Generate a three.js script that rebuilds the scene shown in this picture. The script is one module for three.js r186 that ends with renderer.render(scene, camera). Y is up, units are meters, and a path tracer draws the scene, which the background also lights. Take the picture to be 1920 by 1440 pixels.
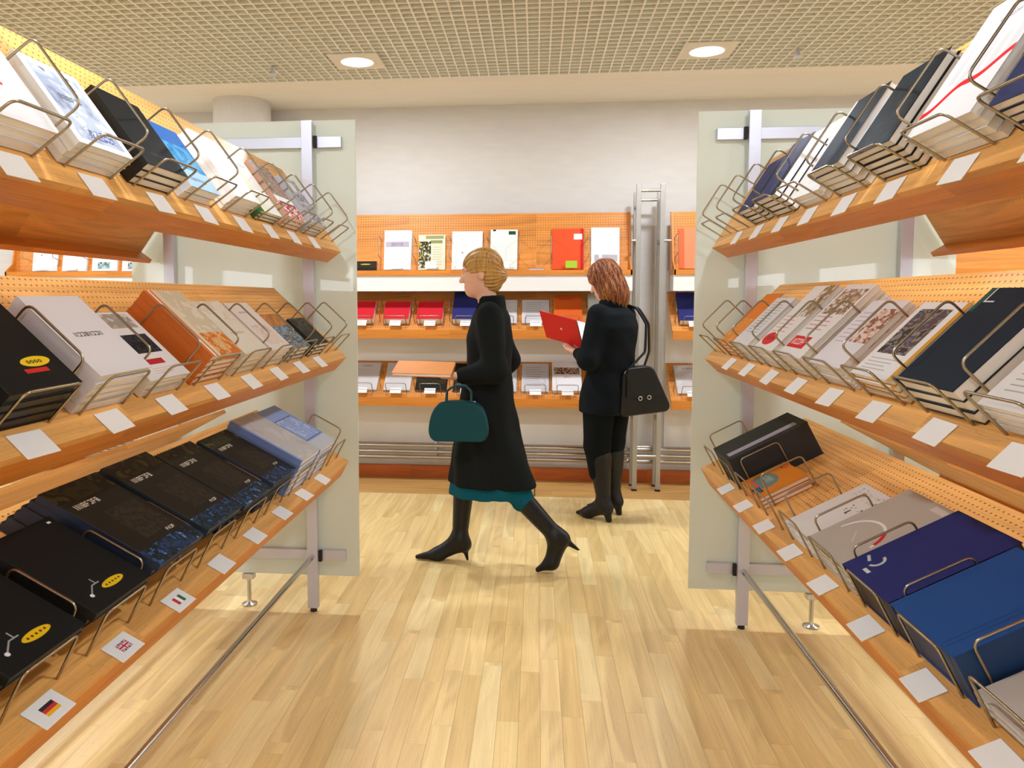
import * as THREE from 'three';
import { mergeGeometries } from 'three/addons/utils/BufferGeometryUtils.js';
import { RectAreaLightUniformsLib } from 'three/addons/lights/RectAreaLightUniformsLib.js';
import { RoundedBoxGeometry } from 'three/addons/geometries/RoundedBoxGeometry.js';

// ------------------------------------------------------------------ camera, sky, exposure
const scene = new THREE.Scene();
const camera = new THREE.PerspectiveCamera(2 * Math.atan(720 / 1450) * 180 / Math.PI, 4 / 3, 0.05, 60);
camera.position.set(0, 1.46, 0);
camera.rotation.order = 'YXZ';
camera.rotation.set(-4.1419 * Math.PI / 180, 5.6959 * Math.PI / 180, 0);
camera.setViewOffset(1920, 1440, 100, 53, 1920, 1440);     // shift lens
scene.background = new THREE.Color().setRGB(9, 9.6, 10.4);   // overcast daylight beyond the windows
const renderer = new THREE.WebGLRenderer();
renderer.toneMapping = THREE.LinearToneMapping;
renderer.toneMappingExposure = 1.0;
renderer.shadowMap.enabled = true;
RectAreaLightUniformsLib.init();
const LAMP = { power: 272, size: .19, color: new THREE.Color().setRGB(0.92, 0.98, 1.08) };

// ------------------------------------------------------------------ helpers
let seed = 12345;
const rnd = () => { seed = (seed * 1664525 + 1013904223) >>> 0; return seed / 4294967296; };
const jit = a => (rnd() * 2 - 1) * a;
const hash = (x, y) => { let h = Math.imul(x | 0, 374761393) ^ Math.imul(y | 0, 668265263); h = Math.imul(h ^ (h >>> 13), 1274126177); return ((h ^ (h >>> 16)) >>> 0) / 4294967296; };
const vnoise = (x, y) => {
  const i = Math.floor(x), j = Math.floor(y), fx = x - i, fy = y - j, u = fx * fx * (3 - 2 * fx), v = fy * fy * (3 - 2 * fy);
  return (hash(i, j) * (1 - u) + hash(i + 1, j) * u) * (1 - v) + (hash(i, j + 1) * (1 - u) + hash(i + 1, j + 1) * u) * v;
};
const V = (x, y, z) => new THREE.Vector3(x, y, z);
const taken = {};
const numbered = n => { const c = taken[n] = (taken[n] || 0) + 1; return c === 1 ? n : `${n}_${String(c - 1).padStart(3, '0')}`; };
const sh = o => { o.castShadow = o.receiveShadow = true; return o; };
const mesh = (name, geo, mat, parent) => { const m = sh(new THREE.Mesh(geo, mat)); m.name = name; if (parent) parent.add(m); return m; };
function tag(o, label, category, group, kind) {
  if (label) o.userData.label = label;
  if (category) o.userData.category = category;
  if (group) o.userData.group = group;
  if (kind) o.userData.kind = kind;
  return o;
}
const thing = (name, label, category, group) => { const g = new THREE.Group(); g.name = numbered(name); scene.add(g); return tag(g, label, category, group); };
const struct = (name, o, label) => { o.name = name; o.userData.kind = 'structure'; if (label) o.userData.label = label; scene.add(o); return o; };
const boxAt = (w, h, d, x, y, z) => new THREE.BoxGeometry(w, h, d).translate(x, y, z);
// a box with uv in metres; the grain (u) runs along axis g: 0 x, 1 y, 2 z
function gbox(w, h, d, g, size = [1, 1], ou = 0, ov = 0) {
  const b = new THREE.BoxGeometry(w, h, d), p = b.attributes.position, n = b.attributes.normal, uv = b.attributes.uv;
  for (let i = 0; i < p.count; i++) {
    const c = [p.getX(i), p.getY(i), p.getZ(i)], N = [n.getX(i), n.getY(i), n.getZ(i)].map(Math.abs);
    const f = N[0] > .5 ? 0 : N[1] > .5 ? 1 : 2;
    let a = g, e = [0, 1, 2].filter(q => q !== f && q !== g)[0];
    if (f === g) { const r = [0, 1, 2].filter(q => q !== f); a = r[0]; e = r[1]; }
    uv.setXY(i, (c[a] + ou) / size[0], (c[e] + ov) / size[1]);
  }
  return b;
}
function tube(pts, r, seg = 8, closed = false, tub = 6) { return new THREE.TubeGeometry(new THREE.CatmullRomCurve3(pts, closed, 'catmullrom', 0.1), pts.length * seg, r, tub, closed); }
// a bent wire: straight runs with rounded corners
function wire(pts, r, cr = .018, tub = 6) {
  const path = new THREE.CurvePath();
  let last = pts[0];
  for (let i = 1; i < pts.length; i++) {
    if (i === pts.length - 1) { path.add(new THREE.LineCurve3(last, pts[i])); break; }
    const a = pts[i].clone().sub(pts[i - 1]).normalize(), b = pts[i + 1].clone().sub(pts[i]).normalize();
    const s = pts[i].clone().addScaledVector(a, -cr), e = pts[i].clone().addScaledVector(b, cr);
    path.add(new THREE.LineCurve3(last, s)); path.add(new THREE.QuadraticBezierCurve3(s, pts[i].clone(), e)); last = e;
  }
  // sample so that the corners stay crisp
  const P = [];
  for (const c of path.curves) { const n = c.isLineCurve3 ? 1 : 4; for (let k = 0; k < n; k++) P.push(c.getPoint(k / n)); }
  P.push(pts[pts.length - 1].clone());
  const curve = new THREE.CatmullRomCurve3(P, false, 'catmullrom', 0); 
  class Poly extends THREE.Curve { getPoint(t) { const x = t * (P.length - 1), i = Math.min(P.length - 2, Math.floor(x)); return P[i].clone().lerp(P[i + 1], x - i); } getPointAt(t) { return this.getPoint(t); } getTangentAt(t) { const i = Math.round(t * (P.length - 1)), a = P[Math.max(0, i - 1)], b = P[Math.min(P.length - 1, i + 1)]; return b.clone().sub(a).normalize(); } }
  return new THREE.TubeGeometry(new Poly(), P.length - 1, r, tub, false);
}

// ------------------------------------------------------------------ textures
function dataTex(w, h, fn, srgb = true) {
  const d = new Uint8Array(w * h * 4);
  for (let y = 0; y < h; y++) for (let x = 0; x < w; x++) { const c = fn(x, y), o = (y * w + x) * 4; d[o] = c[0]; d[o + 1] = c[1]; d[o + 2] = c[2]; d[o + 3] = 255; }
  const t = new THREE.DataTexture(d, w, h); t.wrapS = t.wrapT = THREE.RepeatWrapping; t.magFilter = THREE.LinearFilter; t.minFilter = THREE.LinearMipmapLinearFilter; t.generateMipmaps = true;
  if (srgb) t.colorSpace = THREE.SRGBColorSpace; t.needsUpdate = true; return t;
}
const cl = v => Math.max(0, Math.min(255, v));
function woodTex(w, h, base, amp, px, sd) {      // px: pixels per metre, grain along u
  return dataTex(w, h, (x, y) => {
    const u = x / px, v = y / px;
    const warp = vnoise(u * 1.7 + sd, v * 9) * 1.4;
    const ring = vnoise(u * 1.1 + sd * 3, v * 42 + warp * 6), fine = vnoise(u * 9 + sd, v * 420), big = vnoise(u * .9 + sd, v * 6 + 7), fleck = vnoise(u * 55 + sd, v * 500) > .86 ? 1 : 0;
    const k = 1 + amp * ((ring - .5) * .9 + (fine - .5) * .55 + (big - .5) * .7) - fleck * amp * .35;
    return [cl(base[0] * k), cl(base[1] * (k - (1 - k) * .15)), cl(base[2] * (k - (1 - k) * .35))];
  });
}
const HOLE = .02;
const pegHole = (x, y) => { const u = ((x / 1000) % HOLE) - HOLE / 2, v = ((y / 1000) % HOLE) - HOLE / 2; return Math.hypot(u, v) < .0027; };
function pegTex(base) {
  const wood = woodTex(1000, 500, base, .16, 1000, 3), d = wood.image.data;
  for (let y = 0; y < 500; y++) for (let x = 0; x < 1000; x++) if (y > 150 && y < 480 && pegHole(x, y)) { const o = (y * 1000 + x) * 4; d[o] *= .45; d[o + 1] *= .38; d[o + 2] *= .32; }
  return wood;
}
const BEECH = [224, 164, 86];
const tPeg = pegTex(BEECH);
const tPegBump = dataTex(500, 500, (x, y) => { const c = y > 150 && y < 480 && pegHole(x, y) ? 0 : 255; return [c, c, c]; }, false);
tPegBump.repeat.set(2, 1);
const tLip = woodTex(1024, 256, [206, 127, 42], .14, 1000, 11);
const tFloor = woodTex(1024, 512, [238, 213, 152], .1, 700, 5);
const tPlaster = dataTex(256, 256, (x, y) => { const k = 250 + (vnoise(x / 2, y / 2) - .5) * 6 + (vnoise(x / 40, y / 40) - .5) * 5; return [k, k, k]; });
function canvasTex(w, h, draw) {
  const c = document.createElement('canvas'); c.width = w; c.height = h; const x = c.getContext('2d'); draw(x, w, h);
  const t = new THREE.CanvasTexture(c); t.colorSpace = THREE.SRGBColorSpace; return t;
}

// ------------------------------------------------------------------ materials
const std = o => new THREE.MeshStandardMaterial(o), phys = o => new THREE.MeshPhysicalMaterial(o);
const M = {
  peg: std({ map: tPeg, roughness: .5, bumpMap: tPegBump, bumpScale: .0015 }),
  pegWall: std({ map: tPeg, color: 0xf0d2a6, roughness: .5, bumpMap: tPegBump, bumpScale: .0015 }),
  lip: std({ map: tLip, roughness: .42 }),
  steel: std({ color: 0xcbcfdd, metalness: .6, roughness: .42 }),
  ladder: std({ color: 0xaeaaa4, metalness: .85, roughness: .4 }),
  chrome: std({ color: 0xc9c8c6, metalness: 1, roughness: .2 }),
  wire: std({ color: 0xa79c88, metalness: 1, roughness: .3 }),
  glass: phys({ color: 0xe6ebe1, roughness: 1, clearcoat: 1, clearcoatRoughness: .02, transmission: .42, thickness: 0, ior: 1.5 }),
  glassEdge: phys({ color: 0x9fb8a2, roughness: .25 }),
  wall: std({ color: 0xd6d2cd, map: tPlaster, roughness: .9 }),
  band: std({ color: 0xf0eee6, map: tPlaster, roughness: .9 }),
  white: std({ color: 0xeae7e2, roughness: .6 }),
  blade: std({ color: 0xefeee3, roughness: .45, metalness: .15 }),
  plenum: std({ color: 0xc4c4b4, roughness: .9 }),
  paper: std({ color: 0xeeebe6, roughness: .85 }),
  card: std({ color: 0xebe9e6, roughness: .7 }),
  black: std({ color: 0x1a1a1a, roughness: .6 }),
  baseboard: std({ color: 0xe0b48c, map: tLip, roughness: .5 }),
  border: std({ color: 0xd2b392, map: tFloor, roughness: .4 }),
  rubber: std({ color: 0x222222, roughness: .8 }),
};
const plainMats = {};
const plain = (hex, rough = .55) => plainMats[hex + rough] || (plainMats[hex + rough] = std({ color: hex, roughness: rough }));

// ------------------------------------------------------------------ the room
const ZB = -6.25, CEIL = 3.0, GRIDZ = -5.47, XW = 6.2, ZF = 4.2;
// floor: parquet strips running along the aisle
{
  const fl = new THREE.Group();
  mesh('slab', boxAt(2 * XW + .4, .1, ZF - ZB + .4, 0, -.066, (ZF + ZB) / 2), std({ color: 0x8a6a44, roughness: .9 }), fl);
  const PW = .075, PL = .8, gap = .0007, size = [1024 / 700, 512 / 700];
  const tones = [0xffffff, 0xfaf4ea, 0xfff8ee, 0xf4eada, 0xfcf6f0].map(c => phys({ color: c, map: tFloor, roughness: .42, clearcoat: .35, clearcoatRoughness: .28 }));
  const geos = Array.from({ length: 8 }, (_, i) => gbox(PW - gap, .016, PL - gap, 2, size, i * .37, i * .119 + .01));
  const rest = [], zEnd = -5.69;
  const all = [];
  for (let c = 0; c * PW < 2 * XW; c++) {
    const x = -XW + (c + .5) * PW, off = (c % 3) * PL / 3 + ((c * 7) % 5) * .05;
    for (let z = zEnd - off; z < ZF; z += PL) {
      let z0 = Math.max(z, zEnd), z1 = Math.min(z + PL, ZF);
      if (z1 - z0 < .03) continue;
      const v = Math.floor(rnd() * 8), tone = Math.floor(rnd() * 5);
      all.push({ x, z0, z1, v, tone, show: z1 < -.95 && x > -1.72 && x < 1.62 });
    }
  }
  let n = 0;
  const toneC = tones.map(m => m.color);
  for (const p of all) {
    const L = p.z1 - p.z0, zc = (p.z0 + p.z1) / 2;
    const g = L > PL - .01 ? geos[p.v] : gbox(PW - gap, .016, L - gap, 2, size, p.v * .37, p.v * .119);
    if (p.show && n < 300) { n++; const m = mesh('plank', g, tones[p.tone], fl); m.position.set(p.x, -.008, zc); }
    else {
      const h = g.clone().translate(p.x, -.008, zc), col = new Float32Array(h.attributes.position.count * 3);
      for (let i = 0; i < col.length; i += 3) { col[i] = toneC[p.tone].r; col[i + 1] = toneC[p.tone].g; col[i + 2] = toneC[p.tone].b; }
      h.setAttribute('color', new THREE.BufferAttribute(col, 3)); rest.push(h);
    }
  }
  const r = mesh('parquet_strips', mergeGeometries(rest), phys({ map: tFloor, vertexColors: true, roughness: .42, clearcoat: .35, clearcoatRoughness: .28 }), fl);
  r.userData.kind = 'stuff';
  // darker boards laid along the back wall
  const bw = (-5.69 - ZB) / 3;
  for (let i = 0; i < 3; i++) for (let j = 0; j < 6; j++) {
    const m = mesh('border_plank', gbox(2.05, .016, bw - .003, 0, size, i * .7 + j * .3, i * .2 + j * .11), M.border, fl);
    m.position.set(-5.15 + j * 2.06, -.008, -5.69 - bw * (i + .5));
  }
  struct('floor', fl, 'pale parquet floor with a darker border along the back wall');
}
// walls with thickness
{
  const wg = new THREE.BoxGeometry(2 * XW + .4, 3.3, .2);
  const back = new THREE.Group(); mesh('plaster', wg.clone().translate(0, 1.6, ZB - .1), M.wall, back); struct('wall_back', back, 'off-white back wall behind the shelving');
  for (const s of [-1, 1]) {
    const g = new THREE.Group(); mesh('plaster', boxAt(.2, 3.3, ZF - ZB, s * (XW + .1), 1.6, (ZF + ZB) / 2), M.wall, g);
    struct(s < 0 ? 'wall_left' : 'wall_right', g);
  }
  // front wall behind the camera with a row of low strip windows
  const fr = new THREE.Group(), y0 = 1.55, y1 = 2.05;
  const wins = []; for (let i = 0; i < 10; i++) wins.push([-5.95 + i * 1.23, -5.95 + i * 1.23 + .83]);
  const geos = [boxAt(2 * XW + .4, y0 + .05, .2, 0, (y0 - .05) / 2, ZF + .1), boxAt(2 * XW + .4, 3.25 - y1, .2, 0, (3.25 + y1) / 2, ZF + .1)];
  let px = -XW - .2;
  for (const [a, b] of wins) { geos.push(boxAt(a - px, y1 - y0, .2, (a + px) / 2, (y0 + y1) / 2, ZF + .1)); px = b; }
  geos.push(boxAt(XW + .2 - px, y1 - y0, .2, (XW + .2 + px) / 2, (y0 + y1) / 2, ZF + .1));
  mesh('plaster', mergeGeometries(geos), M.wall, fr); struct('wall_front', fr);
  const pane = phys({ color: 0xffffff, transmission: 1, thickness: 0, roughness: 0 });
  wins.forEach(([a, b], i) => {
    const w = new THREE.Group(), cx = (a + b) / 2, W = b - a, H = y1 - y0, cy = (y0 + y1) / 2;
    mesh('pane', boxAt(W - .06, H - .06, .006, cx, cy, ZF + .08), pane, w);
    mesh('window_frame', mergeGeometries([boxAt(W, .03, .05, cx, y0 + .015, ZF + .08), boxAt(W, .03, .05, cx, y1 - .015, ZF + .08), boxAt(.03, H - .06, .05, a + .015, cy, ZF + .08), boxAt(.03, H - .06, .05, b - .015, cy, ZF + .08)]), M.steel, w);
    struct(`window_${i + 1}`, w);
  });
}
// ceiling: open-cell grid, then a plaster band along the back wall
{
  const c = new THREE.Group(), P = .068, bh = .032, bt = .009;
  mesh('slab', boxAt(2 * XW + .4, .1, ZF - ZB + .4, 0, CEIL + .12, (ZF + ZB) / 2), M.plenum, c);
  mesh('plaster_band', boxAt(2 * XW, .07, GRIDZ - ZB, 0, CEIL + .035, (GRIDZ + ZB) / 2), M.band, c);
  const zEnd = 1.0, nz = Math.floor((zEnd - GRIDZ) / P), nx = Math.floor(2 * XW / P);
  const gz = new THREE.BoxGeometry(bt, bh, zEnd - GRIDZ), gx = new THREE.BoxGeometry(2 * XW, bh * .98, bt);
  for (let i = 0; i <= nx; i++) mesh('grid_blade', gz, M.blade, c).position.set(-XW + .02 + i * P, CEIL + bh / 2, (zEnd + GRIDZ) / 2);
  for (let i = 0; i <= nz; i++) mesh('cross_blade', gx, M.blade, c).position.set(0, CEIL + bh / 2, GRIDZ + .005 + i * P);
  mesh('plaster_field', boxAt(2 * XW, .07, ZF - zEnd, 0, CEIL + .035, (ZF + zEnd) / 2), M.band, c);
  struct('ceiling', c, 'beige open-cell grid ceiling with a plaster band at the back');
}
// round column against the back wall
{
  const g = new THREE.Group();
  mesh('shaft', new THREE.CylinderGeometry(.22, .22, CEIL, 40).translate(-2.3, CEIL / 2, -5.98), M.wall, g);
  struct('trim_1', g, 'round white column against the back wall');
}
// skirting and the three metal tubes under the wall shelves
{
  const b = new THREE.Group(); mesh('board', gbox(2 * XW, .1, .03, 0, [1.024, .256]).translate(0, .05, ZB + .015), M.baseboard, b); struct('baseboard_back', b, 'brown wooden skirting board of the back wall');
}
// ------------------------------------------------------------------ downlights
{
  const disc = std({ color: 0xffffff, emissive: 0xfff6e8, emissiveIntensity: 1.6, roughness: .4 });
  const plate = std({ color: 0xe2dfd2, roughness: .5 });
  const xs = [-5.56, -3.36, -1.16, 1.04, 3.24, 5.44], zs = [-5.03, -1.75, 1.5];
  const sg = new THREE.Shape(); sg.moveTo(-.16, -.16); sg.lineTo(.16, -.16); sg.lineTo(.16, .16); sg.lineTo(-.16, .16);
  const hole = new THREE.Path(); hole.absarc(0, 0, .112, 0, Math.PI * 2); sg.holes.push(hole);
  const plateG = new THREE.ExtrudeGeometry(sg, { depth: .008, bevelEnabled: false, curveSegments: 32 }).rotateX(Math.PI / 2);
  const ringG = new THREE.LatheGeometry([[.104, -.004], [.118, -.004], [.121, .002], [.121, .006], [.104, .006]].map(p => new THREE.Vector2(...p)), 40);
  const discG = new THREE.LatheGeometry([[0, -.006], [.05, -.005], [.1, 0], [.112, .004], [.112, .02], [0, .02]].map(p => new THREE.Vector2(...p)), 40);
  zs.forEach((z, j) => xs.forEach((x, i) => {
    const vis = j === 0 && (i === 2 || i === 3);
    const t = thing('ceiling_downlight', vis ? (i === 2 ? 'round white downlight in the ceiling grid, left one of the two' : 'round white downlight in the ceiling grid, right one of the two') : 'round white ceiling downlight outside the view', 'lamp', 'round ceiling downlights');
    t.position.set(x, CEIL, z);
    mesh('trim_plate', plateG, plate, t); mesh('ring', ringG, M.white, t).position.y = -.008; mesh('diffuser', discG, disc, t).position.y = -.012;
    const l = new THREE.RectAreaLight(LAMP.color, LAMP.power, LAMP.size, LAMP.size);
    l.position.set(0, -.03, 0); l.rotation.x = -Math.PI / 2; l.castShadow = true; l.name = 'downlight_beam'; t.add(l);
  }));
  // sprinkler heads
  const sp = mergeGeometries([new THREE.CylinderGeometry(.008, .012, .05, 12).translate(0, -.025, 0), new THREE.CylinderGeometry(.028, .022, .008, 16).translate(0, -.056, 0), new THREE.TorusGeometry(.013, .003, 6, 16).translate(0, -.042, 0)]);
  for (const [x, z, w] of [[-1.75, -5.1, 'left'], [1.59, -5.05, 'right']]) { const m = mesh(numbered('sprinkler_head'), sp, M.steel, scene); m.position.set(x, CEIL, z); tag(m, `small metal sprinkler head in the ceiling grid, ${w} one`, 'sprinkler', 'ceiling sprinklers'); }
}

// ------------------------------------------------------------------ the two display racks
const ZE = -3.44, ZN = .3, LW = [1.024, .256], PGS = [1.0, .5];
const deg = Math.PI / 180;
// height of the lip, tilt and length of each board; lip offsets
const TILT = { L: { top: [1.675, 54, .457, .025], middle: [1.2, 43, .46, .005], lower: [.722, 28, .49, 0] }, R: { top: [1.682, 58, .43, .025], middle: [1.204, 46, .445, .005], lower: [.722, 28, .49, 0] } };
const shelves = {};   // frames for what stands on them
function addShelf(root, side, lvl, lipX, rk, key) {
  const [h, a, L] = TILT[rk][lvl], ca = Math.cos(a * deg), sa = Math.sin(a * deg);
  const Y = V(side * ca, sa, 0), Z = V(-side * sa, ca, 0), X = Y.clone().cross(Z);
  const g = new THREE.Group(); g.name = 'shelf'; root.add(g);
  const mat = new THREE.Matrix4().makeBasis(X, Y, Z); mat.setPosition(lipX, h, (ZE + ZN) / 2); g.applyMatrix4(mat);
  const len = ZN - ZE;
  const bg = gbox(len, L, .018, 0, PGS, 0, L / 2), bn = bg.attributes.normal, bu = bg.attributes.uv;
  for (let i = 0; i < bn.count; i++) if (Math.abs(bn.getZ(i)) < .5) bu.setY(i, .06 + bg.attributes.position.getZ(i));   // the edges show no holes
  mesh('board', bg.translate(0, L / 2, -.009), M.peg, g);
  mesh('front_lip', gbox(len, .02, .062, 0, LW).translate(0, .0101, -.049), M.lip, g);
  if (key) shelves[key] = { o: V(lipX, h, 0), X, Y, Z, dir: V(0, 0, 1) };
}
function rack(name, label, side, lip, cx, posts, railX) {
  const t = thing(name, label, 'display rack', 'double-sided brochure racks');
  t.userData.label = label;
  for (const lvl of ['top', 'middle', 'lower']) {
    const rk = side < 0 ? 'L' : 'R', x = lip + side * TILT[rk][lvl][3];
    addShelf(t, side, lvl, x, rk, rk + lvl);
    addShelf(t, -side, lvl, 2 * cx - x, rk, null);
  }
  const post = new RoundedBoxGeometry(.05, 2.245, .03, 1, .002).translate(0, 1.14, 0), foot = new THREE.CylinderGeometry(.014, .016, .02, 16).translate(0, .01, 0);
  const xs = posts;
  for (const x of xs) for (const z of [ZE - .018, ZN + .018]) { const p = mesh('post', post, M.steel, t); p.position.set(x, 0, z); mesh('foot', foot, M.rubber, p); }
  // flat cross bars carrying the glass
  const w = Math.abs(xs[1] - xs[0]) + .3, mid = (xs[0] + xs[1]) / 2;
  for (const y of [.263, 2.17]) {
    const b = mesh('crossbar', new RoundedBoxGeometry(w, .05, .025, 1, .002), M.steel, t); b.position.set(mid, y, ZE - .0465);
    for (const x of xs) { const s = mesh('clamp', new THREE.BoxGeometry(.014, .052, .02), M.rubber, b); s.position.set(x - mid - side * .033, 0, .018); }
    const b2 = mesh('crossbar', new RoundedBoxGeometry(Math.abs(xs[1] - xs[0]) - .05, .05, .025, 1, .002), M.steel, t); b2.position.set(mid, y, ZN + .018);
  }
  const gp = mesh('glass_panel', new THREE.BoxGeometry(1.08, 2.115, .012), M.glass, t); gp.position.set(mid, 1.215, ZE - .066);
  // small foot under the middle of the glass
  const gf = new THREE.LatheGeometry([[0, 0], [.034, 0], [.036, .006], [.012, .012], [.010, .02], [.010, .12], [.016, .125], [.016, .13], [0, .13]].map(p => new THREE.Vector2(...p)), 24);
  const gfo = mesh('glass_foot', gf, M.chrome, t); gfo.position.set(mid, 0, ZE - .066);
  mesh('shoe', new RoundedBoxGeometry(.055, .026, .04, 1, .003).translate(0, .142, 0), M.chrome, gfo);
  for (const s of [-1, 1]) {
    const x = mid + (railX - mid) * s;
    const r = mesh('foot_rail', new THREE.CylinderGeometry(.0125, .0125, ZN - ZE + .02, 20).rotateX(Math.PI / 2), M.chrome, t); r.position.set(x, .263, (ZE + ZN) / 2);
  }
  return t;
}
rack('display_rack', 'steel and beech brochure rack on the left side of the aisle', -1, -.85, -1.36, [-1.03, -1.69], -1.03);
rack('display_rack', 'steel and beech brochure rack on the right side of the aisle', 1, .725, 1.235, [.92, 1.55], .92);

// ------------------------------------------------------------------ shelving along the back wall
function wallUnit(x0, x1, label) {
  const t = thing('wall_shelving', label, 'shelving', 'shelving along the back wall'), w = x1 - x0, cx = (x0 + x1) / 2;
  mesh('white_panel', boxAt(w, 1.4, .02, cx, .99, ZB + .012), M.white, t);
  // top: upright pegboard above a ledge and a white fascia
  const top = new THREE.Group(); top.name = 'shelf'; t.add(top);
  const a = 79 * deg;
  const bd = mesh('board', gbox(w, .455, .018, 0, PGS, cx, .2).translate(0, .2275, -.009), M.pegWall, top); bd.position.set(cx, 1.686, -6.03); bd.rotation.x = a - Math.PI / 2;
  mesh('ledge', gbox(w, .04, .13, 0, LW).translate(cx, 1.665, -5.985), M.lip, top);
  mesh('fascia', boxAt(w, .118, .14, cx, 1.5855, -6.0), M.white, top);
  for (const [y, ang, L] of [[1.229, 45, .415], [.702, 41, .395]]) {
    const g = new THREE.Group(); g.name = 'shelf'; t.add(g);
    const b = mesh('board', gbox(w, L, .016, 0, PGS, cx, .1).translate(0, L / 2, -.008), M.pegWall, g); b.position.set(cx, y, -5.93); b.rotation.x = ang * deg - Math.PI / 2;
    mesh('front_lip', gbox(w, .068, .02, 0, LW).translate(cx, y - .034, -5.92), M.lip, g);
  }
  for (const x of [x0 + .009, x1 - .009]) {       // side cheeks
    const s = new THREE.Shape(); s.moveTo(0, 1.646); s.lineTo(.13, 1.646); s.lineTo(.13, 1.69); s.lineTo(.045, 1.75); s.lineTo(-.05, 2.13); s.lineTo(-.075, 2.13); s.lineTo(-.075, 1.646);
    const e = new THREE.ExtrudeGeometry(s, { depth: .012, bevelEnabled: false }).rotateY(-Math.PI / 2).translate(x + .006, 0, -6.05);
    mesh('side_cheek', e, M.lip, t);
  }
  const a1 = (y, ang, z) => ({ o: V(0, y, z), X: V(1, 0, 0), Y: V(0, Math.sin(ang * deg), -Math.cos(ang * deg)), Z: V(0, Math.cos(ang * deg), Math.sin(ang * deg)), dir: V(1, 0, 0) });
  shelves.Btop = a1(1.687, 79, -6.03); shelves.Bmiddle = a1(1.229, 45, -5.93); shelves.Blower = a1(.702, 41, -5.93);
}
wallUnit(-4.3, -2.56, 'beech and white wall shelving unit left of the round column');
wallUnit(-2.04, .72, 'beech and white wall shelving unit behind the two women');
wallUnit(1.02, 4.2, 'beech and white wall shelving unit right of the steel ladder');
// three tubes along the foot of the back wall
{
  const t = thing('wall_rail', 'three parallel steel tubes along the foot of the back wall', 'rail');
  const g = new THREE.CylinderGeometry(.0145, .0145, 8.8, 14).rotateZ(Math.PI / 2);
  for (const y of [.285, .236, .19]) mesh('tube', g, M.chrome, t).position.set(0, y, -6.13);
  for (let x = -4; x < 4.3; x += 1.6) mesh('bracket', boxAt(.02, .15, .1, x, .237, -6.198), M.steel, t);
}
// steel ladder with two pairs of uprights
{
  const t = thing('steel_ladder', 'tall stainless steel ladder leaning upright beside the wall shelving', 'ladder');
  t.position.set(.845, 0, -5.94);
  const st = new RoundedBoxGeometry(.036, 2.31, .022, 1, .003).translate(0, 1.165, 0), bk = new RoundedBoxGeometry(.036, 2.27, .022, 1, .003).translate(0, 1.145, 0);
  for (const s of [-1, 1]) {
    for (const [g, z] of [[st, 0], [bk, -.16]]) { const m = mesh('upright', g, M.ladder, t); m.position.set(s * .088, 0, z); mesh('rubber_foot', boxAt(.038, .016, .026, 0, .008, 0), M.rubber, m); }
    for (const y of [1.9, .55]) mesh('spacer', boxAt(.02, .03, .136, s * .088, y, -.08), M.ladder, t);
  }
  const rg = new THREE.CylinderGeometry(.011, .011, .142, 14).rotateZ(Math.PI / 2);
  for (const [y, z] of [[2.27, 0], [2.22, -.16], [.27, 0], [.31, -.16]]) mesh('rung', rg, M.chrome, t).position.set(0, y, z);
  mesh('pin', new THREE.CylinderGeometry(.011, .011, .05, 12).rotateZ(Math.PI / 2).translate(.13, 1.9, 0), M.ladder, t);
  mesh('pin', new THREE.CylinderGeometry(.011, .011, .03, 12).rotateZ(Math.PI / 2).translate(-.12, 1.9, 0), M.ladder, t);
}

// ------------------------------------------------------------------ brochures, wire holders, label cards
const ordinal = ['first', 'second', 'third', 'fourth', 'fifth', 'sixth', 'seventh', 'eighth', 'ninth', 'tenth', 'eleventh', 'twelfth'];
const PITCH = .256, slotZ = k => -1.25 - PITCH * k;
const basisQ = s => new THREE.Quaternion().setFromRotationMatrix(new THREE.Matrix4().makeBasis(s.X, s.Y, s.Z));
function put(o, s, along, w, sl, n, turn = 0) {
  o.position.copy(s.o).addScaledVector(s.dir, along).addScaledVector(s.X, w).addScaledVector(s.Y, sl).addScaledVector(s.Z, n);
  o.quaternion.copy(basisQ(s)); if (turn) o.rotateZ(turn);
  return o;
}
// the holder: a loop standing off the board beside the brochure and a lower loop in front of it
const sideLoopG = wire([V(0, .094, 0), V(0, .094, .117), V(0, .246, .117), V(0, .246, 0)], .0029);
const frontLoopG = wire([V(-.08, .051, 0), V(-.08, .051, .102), V(.08, .051, .102), V(.08, .051, 0)], .0029);
const holderProto = new THREE.Group(); mesh('side_loop', sideLoopG, M.wire, holderProto).position.x = .128; mesh('front_loop', frontLoopG, M.wire, holderProto);
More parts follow.
